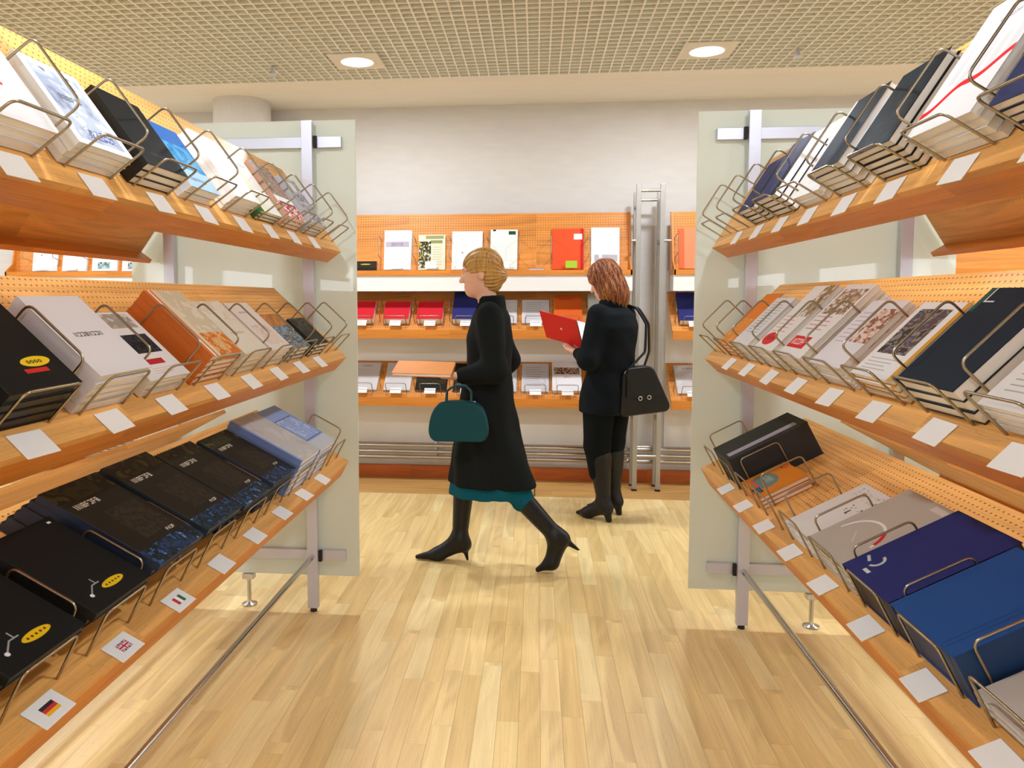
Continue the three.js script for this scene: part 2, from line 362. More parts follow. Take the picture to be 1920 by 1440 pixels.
// deep copy with meshes that share geometry and material
// label cards
const cardG = new RoundedBoxGeometry(.088, .056, .0022, 1, .001);
const flagTex = kind => canvasTex(352, 224, (x, W, H) => {
  x.fillStyle = '#ecebea'; x.fillRect(0, 0, W, H);
  const fx = 110, fy = 66, fw = 150, fh = 92;
  if (kind === 'de') { ['#161414', '#d3202a', '#f0b400'].forEach((c, i) => { x.fillStyle = c; x.fillRect(fx, fy + i * fh / 3, fw, fh / 3 + 1); }); }
  if (kind === 'hu') { x.fillStyle = '#fbfbfb'; x.fillRect(fx, fy, fw, fh); x.fillStyle = '#cf1f2c'; x.fillRect(fx, fy, fw / 3, fh); x.fillStyle = '#2f6a3a'; x.fillRect(fx + fw * 2 / 3, fy, fw / 3, fh); }
  if (kind === 'uk') {
    x.fillStyle = '#28396f'; x.fillRect(fx, fy, fw, fh); x.save(); x.beginPath(); x.rect(fx, fy, fw, fh); x.clip();
    const ln = (c, w, a, b, e, f) => { x.strokeStyle = c; x.lineWidth = w; x.beginPath(); x.moveTo(a, b); x.lineTo(e, f); x.stroke(); };
    for (const [c, w] of [['#f4f2f2', 20], ['#c8202e', 8]]) { ln(c, w, fx, fy, fx + fw, fy + fh); ln(c, w, fx, fy + fh, fx + fw, fy); }
    for (const [c, w] of [['#f4f2f2', 32], ['#c8202e', 18]]) { ln(c, w, fx + fw / 2, fy, fx + fw / 2, fy + fh); ln(c, w, fx, fy + fh / 2, fx + fw, fy + fh / 2); }
    x.restore();
  }
});
const frontUV = g => { const uv = g.attributes.uv, p = g.attributes.position; for (let i = 0; i < uv.count; i++) uv.setXY(i, p.getX(i) / .088 + .5, p.getY(i) / .056 + .5); return g; };
frontUV(cardG);

// ---- printed covers
const covers = {};
const blobText = (x, px, py, w, h, col, n = 7) => {         // small lettering, too small to read
  x.fillStyle = col; const s = w / n;
  for (let i = 0; i < n; i++) { const a = px + i * s, k = Math.floor(hash(i + px, py + n) * 4); const bw = s * .78, t = Math.max(1, s * .24);
    if (k !== 1) x.fillRect(a, py, t, h); if (k !== 0) x.fillRect(a, py, bw, h * .2); if (k !== 2) x.fillRect(a + bw - t, py, t, h); if (k > 1) x.fillRect(a, py + h * .42, bw, h * .2); if (k === 3 || k === 1) x.fillRect(a, py + h * .8, bw, h * .2); }
};
const lines = (x, px, py, w, n, gap, col, th = 2) => { x.fillStyle = col; for (let i = 0; i < n; i++) x.fillRect(px, py + i * gap, w * (.7 + .3 * hash(i, px + py)), th); };
const photo = (x, px, py, w, h, cols, sc = 14, sd = 1) => {  // a printed photograph reduced to its patches
  const st = 4; for (let j = 0; j < h; j += st) for (let i = 0; i < w; i += st) {
    const v = vnoise(i / sc + sd * 17, j / sc + sd * 5) * .7 + vnoise(i / sc * 2.7 + sd, j / sc * 2.7) * .3;
    x.fillStyle = cols[Math.min(cols.length - 1, Math.floor(v * cols.length * .999))]; x.fillRect(px + i, py + j, Math.min(st, w - i), Math.min(st, h - j)); }
};
const CW = 224, CH = 316;
const cover = (key, edge, draw, o = {}) => { covers[key] = { edge, draw, ...o }; };
const bg = (x, c) => { x.fillStyle = c; x.fillRect(0, 0, CW, CH); };
// left rack
cover('redTextWhite', 0xe9e6e2, x => { bg(x, '#e9e7e4'); x.fillStyle = '#dcdad8'; x.fillRect(0, 220, CW, 96); x.fillStyle = '#d83a2c'; x.font = 'bold 44px sans-serif'; x.fillText('ens', 60, 196); });
cover('cloudBlue', 0xe4e4e2, x => { bg(x, '#e2e3e2'); photo(x, 22, 26, 180, 268, ['#8d95ac', '#a3acc0', '#b9c2cf', '#cfd5da', '#7f8590'], 46, 3); blobText(x, 62, 120, 92, 22, '#5c6066', 6); photo(x, 70, 240, 110, 40, ['#e4e7ea', '#6a76a0', '#c6ccd4'], 7, 5); });
cover('plainBlack', 0x141414, x => { bg(x, '#0b0c0b'); blobText(x, 70, 250, 80, 8, '#3a3b3a', 8); }, { rough: .45 });
cover('blueSky', 0xe8e8ea, x => { bg(x, '#2a63a8'); photo(x, 0, 90, CW, 130, ['#2c6fae', '#2f80b4', '#4d9cc4', '#3f8fbe'], 30, 9); x.fillStyle = '#9fc0d6'; x.fillRect(0, 220, CW, 96); blobText(x, 40, 260, 120, 18, '#3f648c', 9); });
cover('plainWhite', 0xe8e6e2, x => { bg(x, '#e4e3e0'); blobText(x, 60, 60, 100, 9, '#b8b6b2', 9); lines(x, 60, 236, 90, 3, 9, '#c9c7c3'); });
cover('greenEdge', 0x2d5a2b, x => { bg(x, '#e6e4da'); x.fillStyle = '#3a6b34'; x.fillRect(0, 0, 26, CH); x.fillStyle = '#dfe2c6'; x.fillRect(26, 0, 70, CH); blobText(x, 100, 70, 90, 12, '#9aa08a', 8); });
cover('creamLeaf', 0xe3dfce, x => { bg(x, '#e6e3d2'); x.fillStyle = '#d7d9b4'; x.fillRect(0, 180, CW, 60); blobText(x, 50, 60, 120, 14, '#a7a490', 9); });
cover('brownRed', 0xb98f74, x => { bg(x, '#dcd8d2'); photo(x, 0, 0, CW, 190, ['#8b6a52', '#b08a70', '#a58f84', '#7d6c66', '#c7b7a8'], 22, 12); x.fillStyle = '#f2f2f2'; x.fillRect(0, 190, CW, 30); photo(x, 0, 220, CW, 96, ['#d7261f', '#c01f1c', '#eae2de', '#d7261f', '#a8382e'], 20, 4); });
cover('greyPhoto', 0xa9a6a8, x => { bg(x, '#b6b2b4'); photo(x, 0, 0, CW, CH, ['#9a979c', '#b3b0b2', '#7f7f8a', '#c7c4c2', '#8e86a0'], 24, 22); x.fillStyle = '#d5d3d0'; x.fillRect(30, 30, 120, 60); });
cover('blackYellow', 0x141514, x => { bg(x, '#0e1010'); x.fillStyle = '#e9c51c'; x.beginPath(); x.ellipse(150, 226, 46, 17, -.05, 0, 7); x.fill(); x.fillStyle = '#1a1a1a'; x.font = 'bold 20px sans-serif'; x.fillText('oooo', 122, 232); x.fillStyle = '#c92a22'; x.fillRect(96, 248, 70, 14); }, { rough: .4, pages: 0x262624 });
cover('whiteMark', 0xd9d6e2, x => { bg(x, '#dcd8d8'); blobText(x, 56, 150, 112, 17, '#4a4546', 8); });
cover('photoRed', 0xe2dfdc, x => { bg(x, '#dedad6'); photo(x, 20, 8, 184, 70, ['#b8a896', '#9c9489', '#cfc6bb'], 26, 31); photo(x, 40, 110, 160, 88, ['#22252c', '#2f323a', '#15161a', '#47505c'], 18, 6); x.fillStyle = '#b3242a'; x.fillRect(60, 226, 96, 24); x.strokeStyle = '#b3242a'; x.lineWidth = 7; x.beginPath(); x.arc(52, 240, 26, 2, 5.2); x.stroke(); lines(x, 60, 268, 110, 3, 10, '#d79b98'); });
cover('orangeStripe', 0xd06f28, x => { bg(x, '#d9c9a8'); photo(x, 70, 0, 154, 210, ['#d8cdb4', '#cbbd9e', '#d9cfba'], 30, 8); photo(x, 60, 210, 164, 106, ['#d9823a', '#c96a24', '#dca05a', '#cdb48c'], 18, 8); x.fillStyle = '#d06a20'; x.fillRect(0, 0, 40, CH); x.fillStyle = '#e3dfdc'; x.fillRect(16, 0, 13, CH); });
cover('beigeSoft', 0xd9cdb8, x => { bg(x, '#dbd1be'); photo(x, 0, 0, CW, 120, ['#d6c9b0', '#dfd6c6', '#cfc1a6'], 40, 14); blobText(x, 50, 190, 120, 12, '#b59f86', 9); });
cover('beigePink', 0xdccfc6, x => { bg(x, '#ded3c8'); photo(x, 30, 150, 164, 130, ['#d7c2b2', '#dccabc', '#cdb8a8'], 26, 15); blobText(x, 50, 60, 100, 12, '#a99484', 8); });
cover('landscape', 0x7d766a, x => { photo(x, 0, 0, CW, 110, ['#c98a4c', '#b4793c', '#a06a3a'], 28, 17); photo(x, 0, 110, CW, 206, ['#5e6a6c', '#8a9aa8', '#4c5556', '#7c8a8c', '#a8b6c4'], 22, 18); });
cover('darkGreen', 0x20241f, x => { bg(x, '#23271f'); photo(x, 0, 0, CW, 160, ['#2b2f26', '#1b1d18', '#4a4636', '#2a2c24'], 20, 44); });
const forest = sd => x => { bg(x, '#1c1c15'); photo(x, 0, 0, CW, 60, ['#26291a', '#33361f', '#1d1f15', '#474a26'], 36, sd); photo(x, 70, 120, 130, 120, ['#1b1a14', '#24211a', '#322e24', '#1e1c16'], 8, sd + 2); photo(x, 0, 262, CW, 54, ['#101c28', '#1e3c6c', '#1a2c34', '#0f1a20', '#2a5a90', '#8fa2b8'], 16, sd + 4); blobText(x, 26, 70, 92, 17, '#d8d4c2', 7); blobText(x, 150, 242, 38, 10, '#e6e4da', 4); };
cover('forestA', 0x24324a, forest(51), { rough: .35, pages: 0x3a4450 }); cover('forestB', 0x1c2a36, forest(71), { rough: .35, pages: 0x3a4450 }); cover('forestC', 0x202a30, forest(91), { rough: .35, pages: 0x3a4450 });
cover('blackFolder', 0x151716, x => { bg(x, '#101313'); x.strokeStyle = '#9aa0a2'; x.lineWidth = 4; x.beginPath(); x.moveTo(46, 268); x.lineTo(74, 246); x.lineTo(100, 246); x.moveTo(88, 246); x.lineTo(88, 226); x.stroke(); x.fillStyle = '#e8e8e8'; x.beginPath(); x.arc(44, 270, 6, 0, 7); x.fill(); x.fillStyle = '#e3bd12'; x.beginPath(); x.ellipse(128, 266, 40, 13, 0, 0, 7); x.fill(); x.fillStyle = '#4a3a08'; for (let i = 0; i < 5; i++) { x.beginPath(); x.arc(104 + i * 12, 266, 3, 0, 7); x.fill(); } x.fillStyle = '#eae6dc'; x.fillRect(196, 14, 12, 8); }, { rough: .5, pages: 0x1d1f1f });
cover('steelBlue', 0x6d85bd, x => { bg(x, '#b9bcc0'); photo(x, 0, 0, CW, CH, ['#b3b4b4', '#bcbdbd', '#c4c6c6'], 60, 7); x.fillStyle = '#7f97cf'; x.fillRect(0, 0, 14, CH); });
cover('paleBlue', 0x7f98cc, x => { bg(x, '#8ea6d6'); photo(x, 20, 90, 184, 150, ['#a4b8de', '#93aadb', '#b4c4e2'], 30, 19); x.strokeStyle = '#4d628e'; x.lineWidth = 5; x.strokeRect(18, 88, 188, 154); x.fillStyle = '#bfc6ce'; x.fillRect(0, 252, CW, 64); });
// right rack
cover('navyPlain', 0x1b1f44, x => { bg(x, '#20264e'); });
cover('redRibbon', 0xdedcda, x => { bg(x, '#dad8d6'); x.strokeStyle = '#a9a7a5'; x.lineWidth = 3; x.beginPath(); x.arc(112, 40, 13, 0, 7); x.stroke(); blobText(x, 80, 60, 66, 10, '#77767a', 9); x.fillStyle = '#cfcdcc'; for (let i = 0; i < 5; i++) x.fillRect(30 + i * 40, 110 + (i % 2) * 12, 24, 90); x.strokeStyle = '#d31622'; x.lineWidth = 15; x.beginPath(); x.moveTo(0, 262); x.bezierCurveTo(60, 262, 60, 206, 118, 214); x.bezierCurveTo(170, 220, 180, 190, 224, 178); x.stroke(); });
cover('nightTeal', 0x0e1a24, x => { bg(x, '#0e1820'); photo(x, 0, 0, CW, CH, ['#080e13', '#0b151c', '#070c10', '#0d1f26', '#0c2032'], 34, 23); });
cover('nightBlue', 0xd4d4d2, x => { bg(x, '#0a121b'); photo(x, 0, 120, CW, 196, ['#09111a', '#0b1824', '#0e2032', '#080d12'], 30, 24); x.fillStyle = '#d8d6d0'; x.fillRect(0, 0, 16, CH); });
cover('violetBlue', 0x14142a, x => { bg(x, '#3f4372'); photo(x, 0, 0, CW, CH, ['#2c2f5c', '#36386a', '#283254', '#342e5e'], 40, 25); x.fillStyle = '#15161c'; x.fillRect(180, 0, 44, CH); });
cover('textPage', 0xdedad6, x => { bg(x, '#dad6d2'); lines(x, 30, 40, 160, 14, 17, '#a9a5a2', 4); }, {});
cover('navyThick', 0x16242e, x => { bg(x, '#132230'); x.fillStyle = '#2b5848'; x.fillRect(0, 0, 14, 80); x.strokeStyle = '#d6d6d2'; x.lineWidth = 5; x.beginPath(); x.moveTo(20, 0); x.lineTo(20, 46); x.lineTo(54, 46); x.stroke(); });
cover('carPhoto', 0xc98a2c, x => { bg(x, '#e2e0de'); photo(x, 24, 30, 150, 190, ['#6a6480', '#584a44', '#8a7f7a', '#3f3532', '#a39c98'], 24, 27); x.fillStyle = '#d2962e'; x.fillRect(204, 0, 20, CH); lines(x, 24, 240, 140, 4, 14, '#b9b3ae', 4); });
cover('horseRed', 0xe0dcd8, x => { bg(x, '#e0dbd4'); photo(x, 120, 0, 104, 150, ['#6b3f26', '#a5764e', '#8a8a70', '#d9cfc2', '#c4b08e'], 16, 28); lines(x, 20, 150, 150, 5, 18, '#d49a90', 4); x.fillStyle = '#d3231f'; x.beginPath(); x.ellipse(80, 262, 66, 30, .05, 0, 7); x.fill(); blobText(x, 36, 252, 90, 16, '#8f1512', 6); });
cover('horseRedB', 0xe0dcd8, x => { bg(x, '#dfdad6'); photo(x, 20, 20, 184, 110, ['#e0d8ce', '#b99a78', '#8a6c50', '#d8cfc4', '#6f5540'], 18, 29); lines(x, 20, 140, 170, 4, 18, '#c99a94', 5); x.fillStyle = '#cf1e1e'; x.fillRect(10, 230, 150, 50); blobText(x, 24, 242, 110, 24, '#f0d4d0', 7); });
cover('peachText', 0xddd8d8, x => { bg(x, '#dcd6d8'); photo(x, 110, 40, 114, 160, ['#d0b09a', '#8f5c48', '#dcc6b4', '#c7a08a'], 20, 30); lines(x, 20, 60, 80, 8, 20, '#b8a8b0', 4); });
cover('greyText', 0xd4d2d0, x => { bg(x, '#d4d2d0'); lines(x, 24, 30, 170, 12, 18, '#9b9997', 4); });
cover('brightOrange', 0xd9701a, x => { bg(x, '#dd7a1e'); photo(x, 0, 160, CW, 156, ['#e0942c', '#d9802a', '#dba458'], 22, 32); });
cover('greyFolder', 0xb4aea6, x => { bg(x, '#b4aea6'); x.strokeStyle = '#8f8a84'; x.lineWidth = 3; x.beginPath(); x.moveTo(20, 20); x.quadraticCurveTo(112, 60, 204, 20); x.stroke(); });
cover('busyPhoto', 0xb9aeb0, x => { photo(x, 0, 0, CW, CH, ['#cbbfbc', '#4a4a78', '#d9a48c', '#8a7f8a', '#e0d8d4', '#2a2a3c'], 14, 33); });
cover('royalBlue', 0x15407c, x => { bg(x, '#1a4a8c'); x.strokeStyle = '#163f7a'; x.lineWidth = 4; for (const u of [178, 190]) { x.beginPath(); x.moveTo(u, 10); x.lineTo(u, 306); x.stroke(); } }, { pages: 0x123766 });
cover('deepBlue', 0x191f4c, x => { bg(x, '#20286a'); x.strokeStyle = '#b9c0b8'; x.lineWidth = 8; x.beginPath(); x.arc(52, 250, 20, -1.6, 1.4); x.stroke(); x.beginPath(); x.moveTo(14, 250); x.lineTo(40, 262); x.stroke(); x.fillStyle = '#cdd2cc'; x.fillRect(60, 282, 26, 10); }, { pages: 0x14172c });
cover('redArc', 0xb2a99c, x => { bg(x, '#b4ab9e'); x.lineWidth = 8; x.strokeStyle = '#e6e0da'; x.beginPath(); x.arc(112, 232, 84, Math.PI * 1.02, Math.PI * 1.98); x.stroke(); x.strokeStyle = '#c7202c'; x.lineWidth = 11; x.beginPath(); x.arc(112, 232, 83, Math.PI * 1.72, Math.PI * 1.93); x.stroke(); x.strokeStyle = '#c9beb4'; x.lineWidth = 5; x.beginPath(); x.moveTo(90, 210); x.lineTo(130, 244); x.stroke(); x.fillStyle = '#cfc6c0'; x.fillRect(150, 12, 60, 20); });
cover('skiWhite', 0xdad6d2, x => { bg(x, '#dcd9d4'); photo(x, 100, 100, 90, 60, ['#3a3028', '#dcd9d4', '#dcd9d4', '#5a4c40'], 12, 35); photo(x, 30, 20, 150, 50, ['#c7c4bc', '#dcd9d4', '#9f9a90'], 10, 36); });
cover('tentOrange', 0xcf7a1e, x => { bg(x, '#d27c1c'); x.fillStyle = '#6f8076'; x.beginPath(); x.ellipse(90, 200, 72, 84, 0, 0, 7); x.fill(); photo(x, 40, 150, 80, 50, ['#7d8f84', '#8fa092', '#66766c'], 10, 37); x.fillStyle = '#e0562f'; x.fillRect(30, 252, 96, 18); photo(x, 0, 0, 70, 60, ['#1d1712', '#c9641c', '#e08a3a'], 12, 38); photo(x, 120, 256, 60, 50, ['#33465c', '#4a5f78', '#1e2a34'], 12, 39); });
cover('binderBlack', 0x131c1a, x => { bg(x, '#18211f'); x.fillStyle = '#9f9aa6'; x.fillRect(150, 30, 42, 270); }, { rough: .35, pages: 0x1b1f22 });
cover('lavender', 0xb9b4c8, x => { bg(x, '#bcb8cc'); });
// back wall
cover('violetStripe', 0xeceaea, x => { bg(x, '#ebeae9'); x.fillStyle = '#b3abba'; x.fillRect(10, 92, 200, 44); blobText(x, 60, 100, 100, 26, '#8f8698', 6); });
cover('plantGreen', 0xd6d2b8, x => { bg(x, '#d8d6bc'); x.fillStyle = '#97996a'; x.fillRect(60, 8, 150, 30); x.fillStyle = '#8d8f56'; x.fillRect(100, 50, 100, 28); photo(x, 0, 60, 104, 240, ['#2f3528', '#e0dccb', '#565a40', '#20241c', '#c9a82c', '#8f8f7a'], 16, 41); lines(x, 120, 110, 86, 8, 22, '#b8b68c', 5); });
cover('whiteDot', 0xededee, x => { bg(x, '#ecebea'); x.fillStyle = '#9a9896'; x.fillRect(70, 170, 14, 14); lines(x, 40, 60, 120, 3, 26, '#dcdad8', 3); });
cover('whiteGreenTag', 0x2a2a30, x => { bg(x, '#e6e8e2'); x.fillStyle = '#1f4a34'; x.fillRect(150, 12, 58, 28); x.fillStyle = '#15151a'; x.fillRect(20, 0, 24, 12); lines(x, 40, 90, 150, 8, 22, '#d2d6d0', 3); });
cover('flameRed', 0xc4231f, x => { bg(x, '#e2532a'); x.fillStyle = '#c8262a'; x.fillRect(204, 0, 20, CH); x.fillStyle = '#e9eef0'; x.fillRect(156, 42, 60, 44); });
cover('whiteGreyBase', 0xe8e8ea, x => { bg(x, '#e9eaea'); x.fillStyle = '#b2aeb4'; x.fillRect(22, 208, 186, 52); x.fillStyle = '#e2e2e2'; x.fillRect(58, 208, 26, 24); });
cover('boxRed', 0xc01c28, x => { bg(x, '#c61e2c'); });
cover('boxNavy', 0x23265c, x => { bg(x, '#262a66'); });
cover('boxOrange', 0xe0a020, x => { bg(x, '#cf5a1e'); blobText(x, 40, 40, 120, 26, '#8a3414', 7); });
cover('boxGrey', 0xcfd0cd, x => { bg(x, '#c4c8c4'); x.fillStyle = '#4a4440'; x.fillRect(80, 60, 76, 40); x.fillStyle = '#161412'; x.fillRect(88, 68, 24, 24); x.fillRect(124, 68, 24, 24); });
cover('greyCol', 0xc2bfc0, x => { bg(x, '#c6c3c4'); lines(x, 30, 40, 160, 9, 26, '#9a979a', 6); });
cover('greyWhite', 0xd2cdcb, x => { bg(x, '#d0cac8'); blobText(x, 64, 30, 90, 18, '#8c8888', 8); lines(x, 40, 80, 150, 9, 22, '#bab2b2', 4); });
cover('darkGold', 0x1c1c18, x => { bg(x, '#1e1e1a'); photo(x, 0, 40, CW, 200, ['#1a1a16', '#3c2c1a', '#24281e', '#1a2a26'], 20, 43); x.fillStyle = '#c2a04e'; x.beginPath(); x.ellipse(130, 110, 44, 24, 0, 0, 7); x.fill(); });
cover('pictureStrip', 0xe6e3e2, x => { bg(x, '#e4e0e0'); photo(x, 14, 66, 196, 74, ['#5a2a26', '#8a6a5a', '#c4a88a', '#3a1e20', '#7a4a3c'], 12, 45); blobText(x, 84, 168, 56, 10, '#8c888a', 6); });
cover('darkRed', 0x8e121c, x => { bg(x, '#a3161f'); x.fillStyle = '#c98a5a'; x.fillRect(128, 220, 14, 14); });
cover('salmon', 0xe07a52, x => { bg(x, '#e58a62'); x.fillStyle = '#d9683f'; x.fillRect(0, 0, 40, CH); });
cover('pinkWhite', 0xe2c2c6, x => { bg(x, '#e6dcdc'); x.fillStyle = '#dda6b4'; x.fillRect(0, 150, 110, 100); });
cover('pictureBase', 0xebe9e6, x => { bg(x, '#eceae7'); photo(x, 50, 240, 110, 60, ['#3a4a48', '#7a9a9a', '#a8c4c8', '#5a4c48'], 22, 47); });

const protos = {};
function catalogueProto(key, w, h, t) {
  const id = [key, w, h, t].join();
  if (protos[id]) return protos[id];
  const c = covers[key];
  c.mat = c.mat || phys({ map: canvasTex(CW, CH, c.draw), roughness: c.rough ? c.rough + .15 : .6, specularIntensity: .3 });
  const e = plain(c.edge, .5), g = new THREE.Group(), q = .0013;
  mesh('back_cover', boxAt(w, h, q, 0, h / 2, q / 2), e, g);
  mesh('pages', boxAt(w - .005, h - .005, t - 2 * q, 0, h / 2, t / 2), c.pages ? plain(c.pages) : M.paper, g);
  mesh('spine', boxAt(q, h, t, -w / 2 - q / 2, h / 2, t / 2), e, g);
  mesh('front_cover', boxAt(w, h, q, 0, h / 2, t - q / 2), c.mat, g);
  return protos[id] = g;
}
const rackName = { L: 'left rack', R: 'right rack', B: 'back wall' };
// a stack: n copies on top of one another; shift [w, s] steps from copy to copy fan it out
function stack(sk, along, where, key, look, o = {}) {
  const { n = 3, w = .21, h = .297, t = .008, s = .045, dw = 0, fan = [0, 0], turn = 0, name = 'catalogue', loose = .004, base = .0015 } = o;
  let depth = base;
  for (let i = 0; i < n; i++) {
    const c = catalogueProto(key, w, h, t).clone(); c.name = numbered(name); scene.add(c);
    put(c, shelves[sk], along, dw + fan[0] * i + jit(loose), s + fan[1] * i + (i ? Math.abs(jit(loose)) : 0), depth, turn + jit(loose * 2.5));
    depth += t + .0006;
    const lab = n === 1 ? `${look}, ${where}` : `${look}, ${i === n - 1 ? 'front' : ordinal[n - 1 - i]} copy, ${where}`;
    tag(c, lab, name === 'catalogue' ? 'catalogue' : name.replace(/_/g, ' '), n > 1 ? `stack of ${look}, ${where}` : `brochures on the ${rackName[sk[0]]}`);
  }
}
function holder(sk, along, where, flip = 1) {
  const h = holderProto.clone(); h.name = numbered('wire_holder'); scene.add(h); h.children[0].position.x *= flip;
  put(h, shelves[sk], along, 0, 0, 0); tag(h, `bent wire brochure holder, ${where}`, 'brochure holder', `wire holders on the ${rackName[sk[0]]}`);
}
const flagMats = {};
function labelCard(sk, along, where, flag) {
  const m = flag ? (flagMats[flag] || (flagMats[flag] = std({ map: flagTex(flag), roughness: .6 }))) : M.card;
  const c = mesh(numbered('label_card'), cardG, m, scene);
  put(c, shelves[sk], along, jit(.008), .014, .0016, jit(.04));
  tag(c, `${flag ? { de: 'white card with a German flag', uk: 'white card with a British flag', hu: 'white card with a red and green flag' }[flag] : 'blank white label card'}, ${where}`, 'label card', `label cards on the ${rackName[sk[0]]}`);
}
const slotWords = (sk, k) => `${ordinal[8 - k]} from the glass, ${sk.slice(1)} shelf, ${rackName[sk[0]]}`;
const FIT = { top: { w: .2, h: .215, s: .056 }, middle: { w: .2, h: .225, s: .056 }, lower: { w: .235, h: .27, s: .056, loose: .0025 } };
function fill(sk, rows, flags = {}) {
  const side = sk[0] === 'L' ? 1 : -1;
  for (let k = -1; k <= 8; k++) {
    const z = slotZ(k), wh = slotWords(sk, k);
    holder(sk, z, wh, side);
    if (k < 8) labelCard(sk, z, wh, flags[k]);
    for (const [key, look, T, n, o = {}] of (rows[k] || [])) stack(sk, z, wh, key, look, { n, t: T / n - .0006, ...FIT[sk.slice(1)], ...o });
  }
}

// [cover, look, thickness of the whole stack, copies, overrides]
fill('Ltop', {
  '-1': [['plainWhite', 'plain white catalogue', .05, 3]],
  0: [['redTextWhite', 'white red-lettered catalogue', .06, 3]],
  1: [['cloudBlue', 'pale blue cloud catalogue', .062, 4]],
  2: [['plainBlack', 'thick black catalogue', .066, 3]],
  3: [['blueSky', 'blue sky catalogue', .045, 2, { dw: -.02, w: .18 }]],
  4: [['plainWhite', 'plain white catalogue', .06, 4, { h: .24 }]],
  5: [['greenEdge', 'white green-edged catalogue', .04, 3, { h: .27 }]],
  6: [['brownRed', 'brown and red catalogue', .05, 3, { h: .25 }]],
  7: [['greyPhoto', 'grey photo catalogue', .06, 4, { h: .23 }]],
});
fill('Lmiddle', {
  '-1': [['blackYellow', 'black catalogue, yellow emblem', .088, 4]],
  0: [['blackYellow', 'black catalogue, yellow emblem', .092, 4]],
  1: [['whiteMark', 'white dark-lettered catalogue', .1, 5]],
  2: [['photoRed', 'pale photo catalogue', .05, 3]],
  3: [['orangeStripe', 'orange-striped beige catalogue', .1, 5, { h: .25 }]],
  4: [['beigeSoft', 'soft beige catalogue', .085, 4]],
  5: [['beigePink', 'pinkish beige catalogue', .075, 4]],
  6: [['landscape', 'landscape photo catalogue', .06, 3, { h: .18 }]],
  7: [['darkGreen', 'dark green catalogue', .06, 3, { h: .15 }]],
});
fill('Llower', {
  '-1': [['blackFolder', 'black folder, yellow emblem', .1, 4, { w: .215, dw: -.006, fan: [.004, -.008], s: .09 }]],
  0: [['blackFolder', 'black folder, yellow emblem', .1, 5, { w: .215, dw: -.006, fan: [.003, -.01], s: .1, name: 'folder' }]],
  1: [['blackFolder', 'black folder, yellow emblem', .105, 5, { w: .215, dw: -.006, fan: [.003, -.011], s: .105, name: 'folder' }]],
  2: [['forestA', 'dark forest brochure', .12, 6, { h: .33, fan: [.001, -.01], s: .11 }]],
  3: [['forestB', 'dark green brochure', .125, 6, { h: .33, fan: [.001, -.01], s: .11 }]],
  4: [['forestC', 'dark brown brochure', .12, 6, { h: .31, fan: [0, -.008], s: .095 }]],
  5: [['forestA', 'dark lettered brochure', .125, 6, { h: .29, fan: [0, -.004], s: .08 }]],
  6: [['steelBlue', 'silver-grey catalogue, blue edge', .15, 6, { h: .3 }]],
  7: [['paleBlue', 'pale blue catalogue', .14, 6, { h: .3 }]],
}, { 0: 'de', 1: 'uk', 2: 'hu' });
fill('Rtop', {
  '-1': [['navyPlain', 'plain navy catalogue', .06, 3]],
  0: [['navyPlain', 'plain navy catalogue', .07, 4]],
  1: [['redRibbon', 'white catalogue, red ribbon', .075, 4, { h: .29, w: .225 }]],
  2: [['nightTeal', 'black-teal catalogue', .09, 5]],
  3: [['nightBlue', 'night-blue catalogue, white edge', .095, 5]],
  4: [['plainWhite', 'plain white catalogue', .04, 2]],
  5: [['violetBlue', 'violet-blue catalogue', .085, 4]],
  6: [['violetBlue', 'violet-blue catalogue', .075, 4, { h: .2 }]],
});
fill('Rmiddle', {
  '-1': [['textPage', 'white text-covered brochure', .05, 3]],
  0: [['textPage', 'white text-covered brochure', .06, 4]],
  1: [['navyThick', 'thick navy catalogue', .08, 3, { w: .215, h: .25 }]],
  2: [['carPhoto', 'white photo catalogue', .065, 4]],
  3: [['peachText', 'white peach-photo brochure', .07, 5]],
  4: [['horseRedB', 'white brochure, red panel', .08, 5, { h: .28 }]],
  5: [['horseRed', 'white brochure, red oval', .08, 5, { h: .28 }]],
  6: [['greyText', 'light grey brochure', .085, 5]],
  7: [['brightOrange', 'bright orange catalogue', .07, 4, { h: .26 }]],
});
fill('Rlower', {
  '-1': [['lavender', 'plain lavender folder', .03, 2]],
  0: [['busyPhoto', 'colourful photo brochure', .012, 1, { s: .13, dw: -.008, h: .26, loose: .001 }], ['greyFolder', 'warm grey folder', .03, 2, { h: .2, base: .0135 }]],
  1: [['royalBlue', 'royal blue ring binder', .1, 1, { h: .27, w: .24, name: 'ring_binder', loose: .001 }]],
  2: [['deepBlue', 'deep blue ring binder', .095, 1, { h: .29, w: .24, name: 'ring_binder', loose: .001 }]],
  3: [['redArc', 'taupe catalogue, red arc', .08, 5, { h: .29 }]],
  4: [['skiWhite', 'white brochure, dark figure', .045, 3, { h: .26 }]],
  5: [],
  6: [['tentOrange', 'orange brochure, green dome', .04, 3, { h: .18 }]],
  7: [['binderBlack', 'black ring binder, grey band', .13, 1, { h: .32, name: 'ring_binder', loose: .001 }]],
});
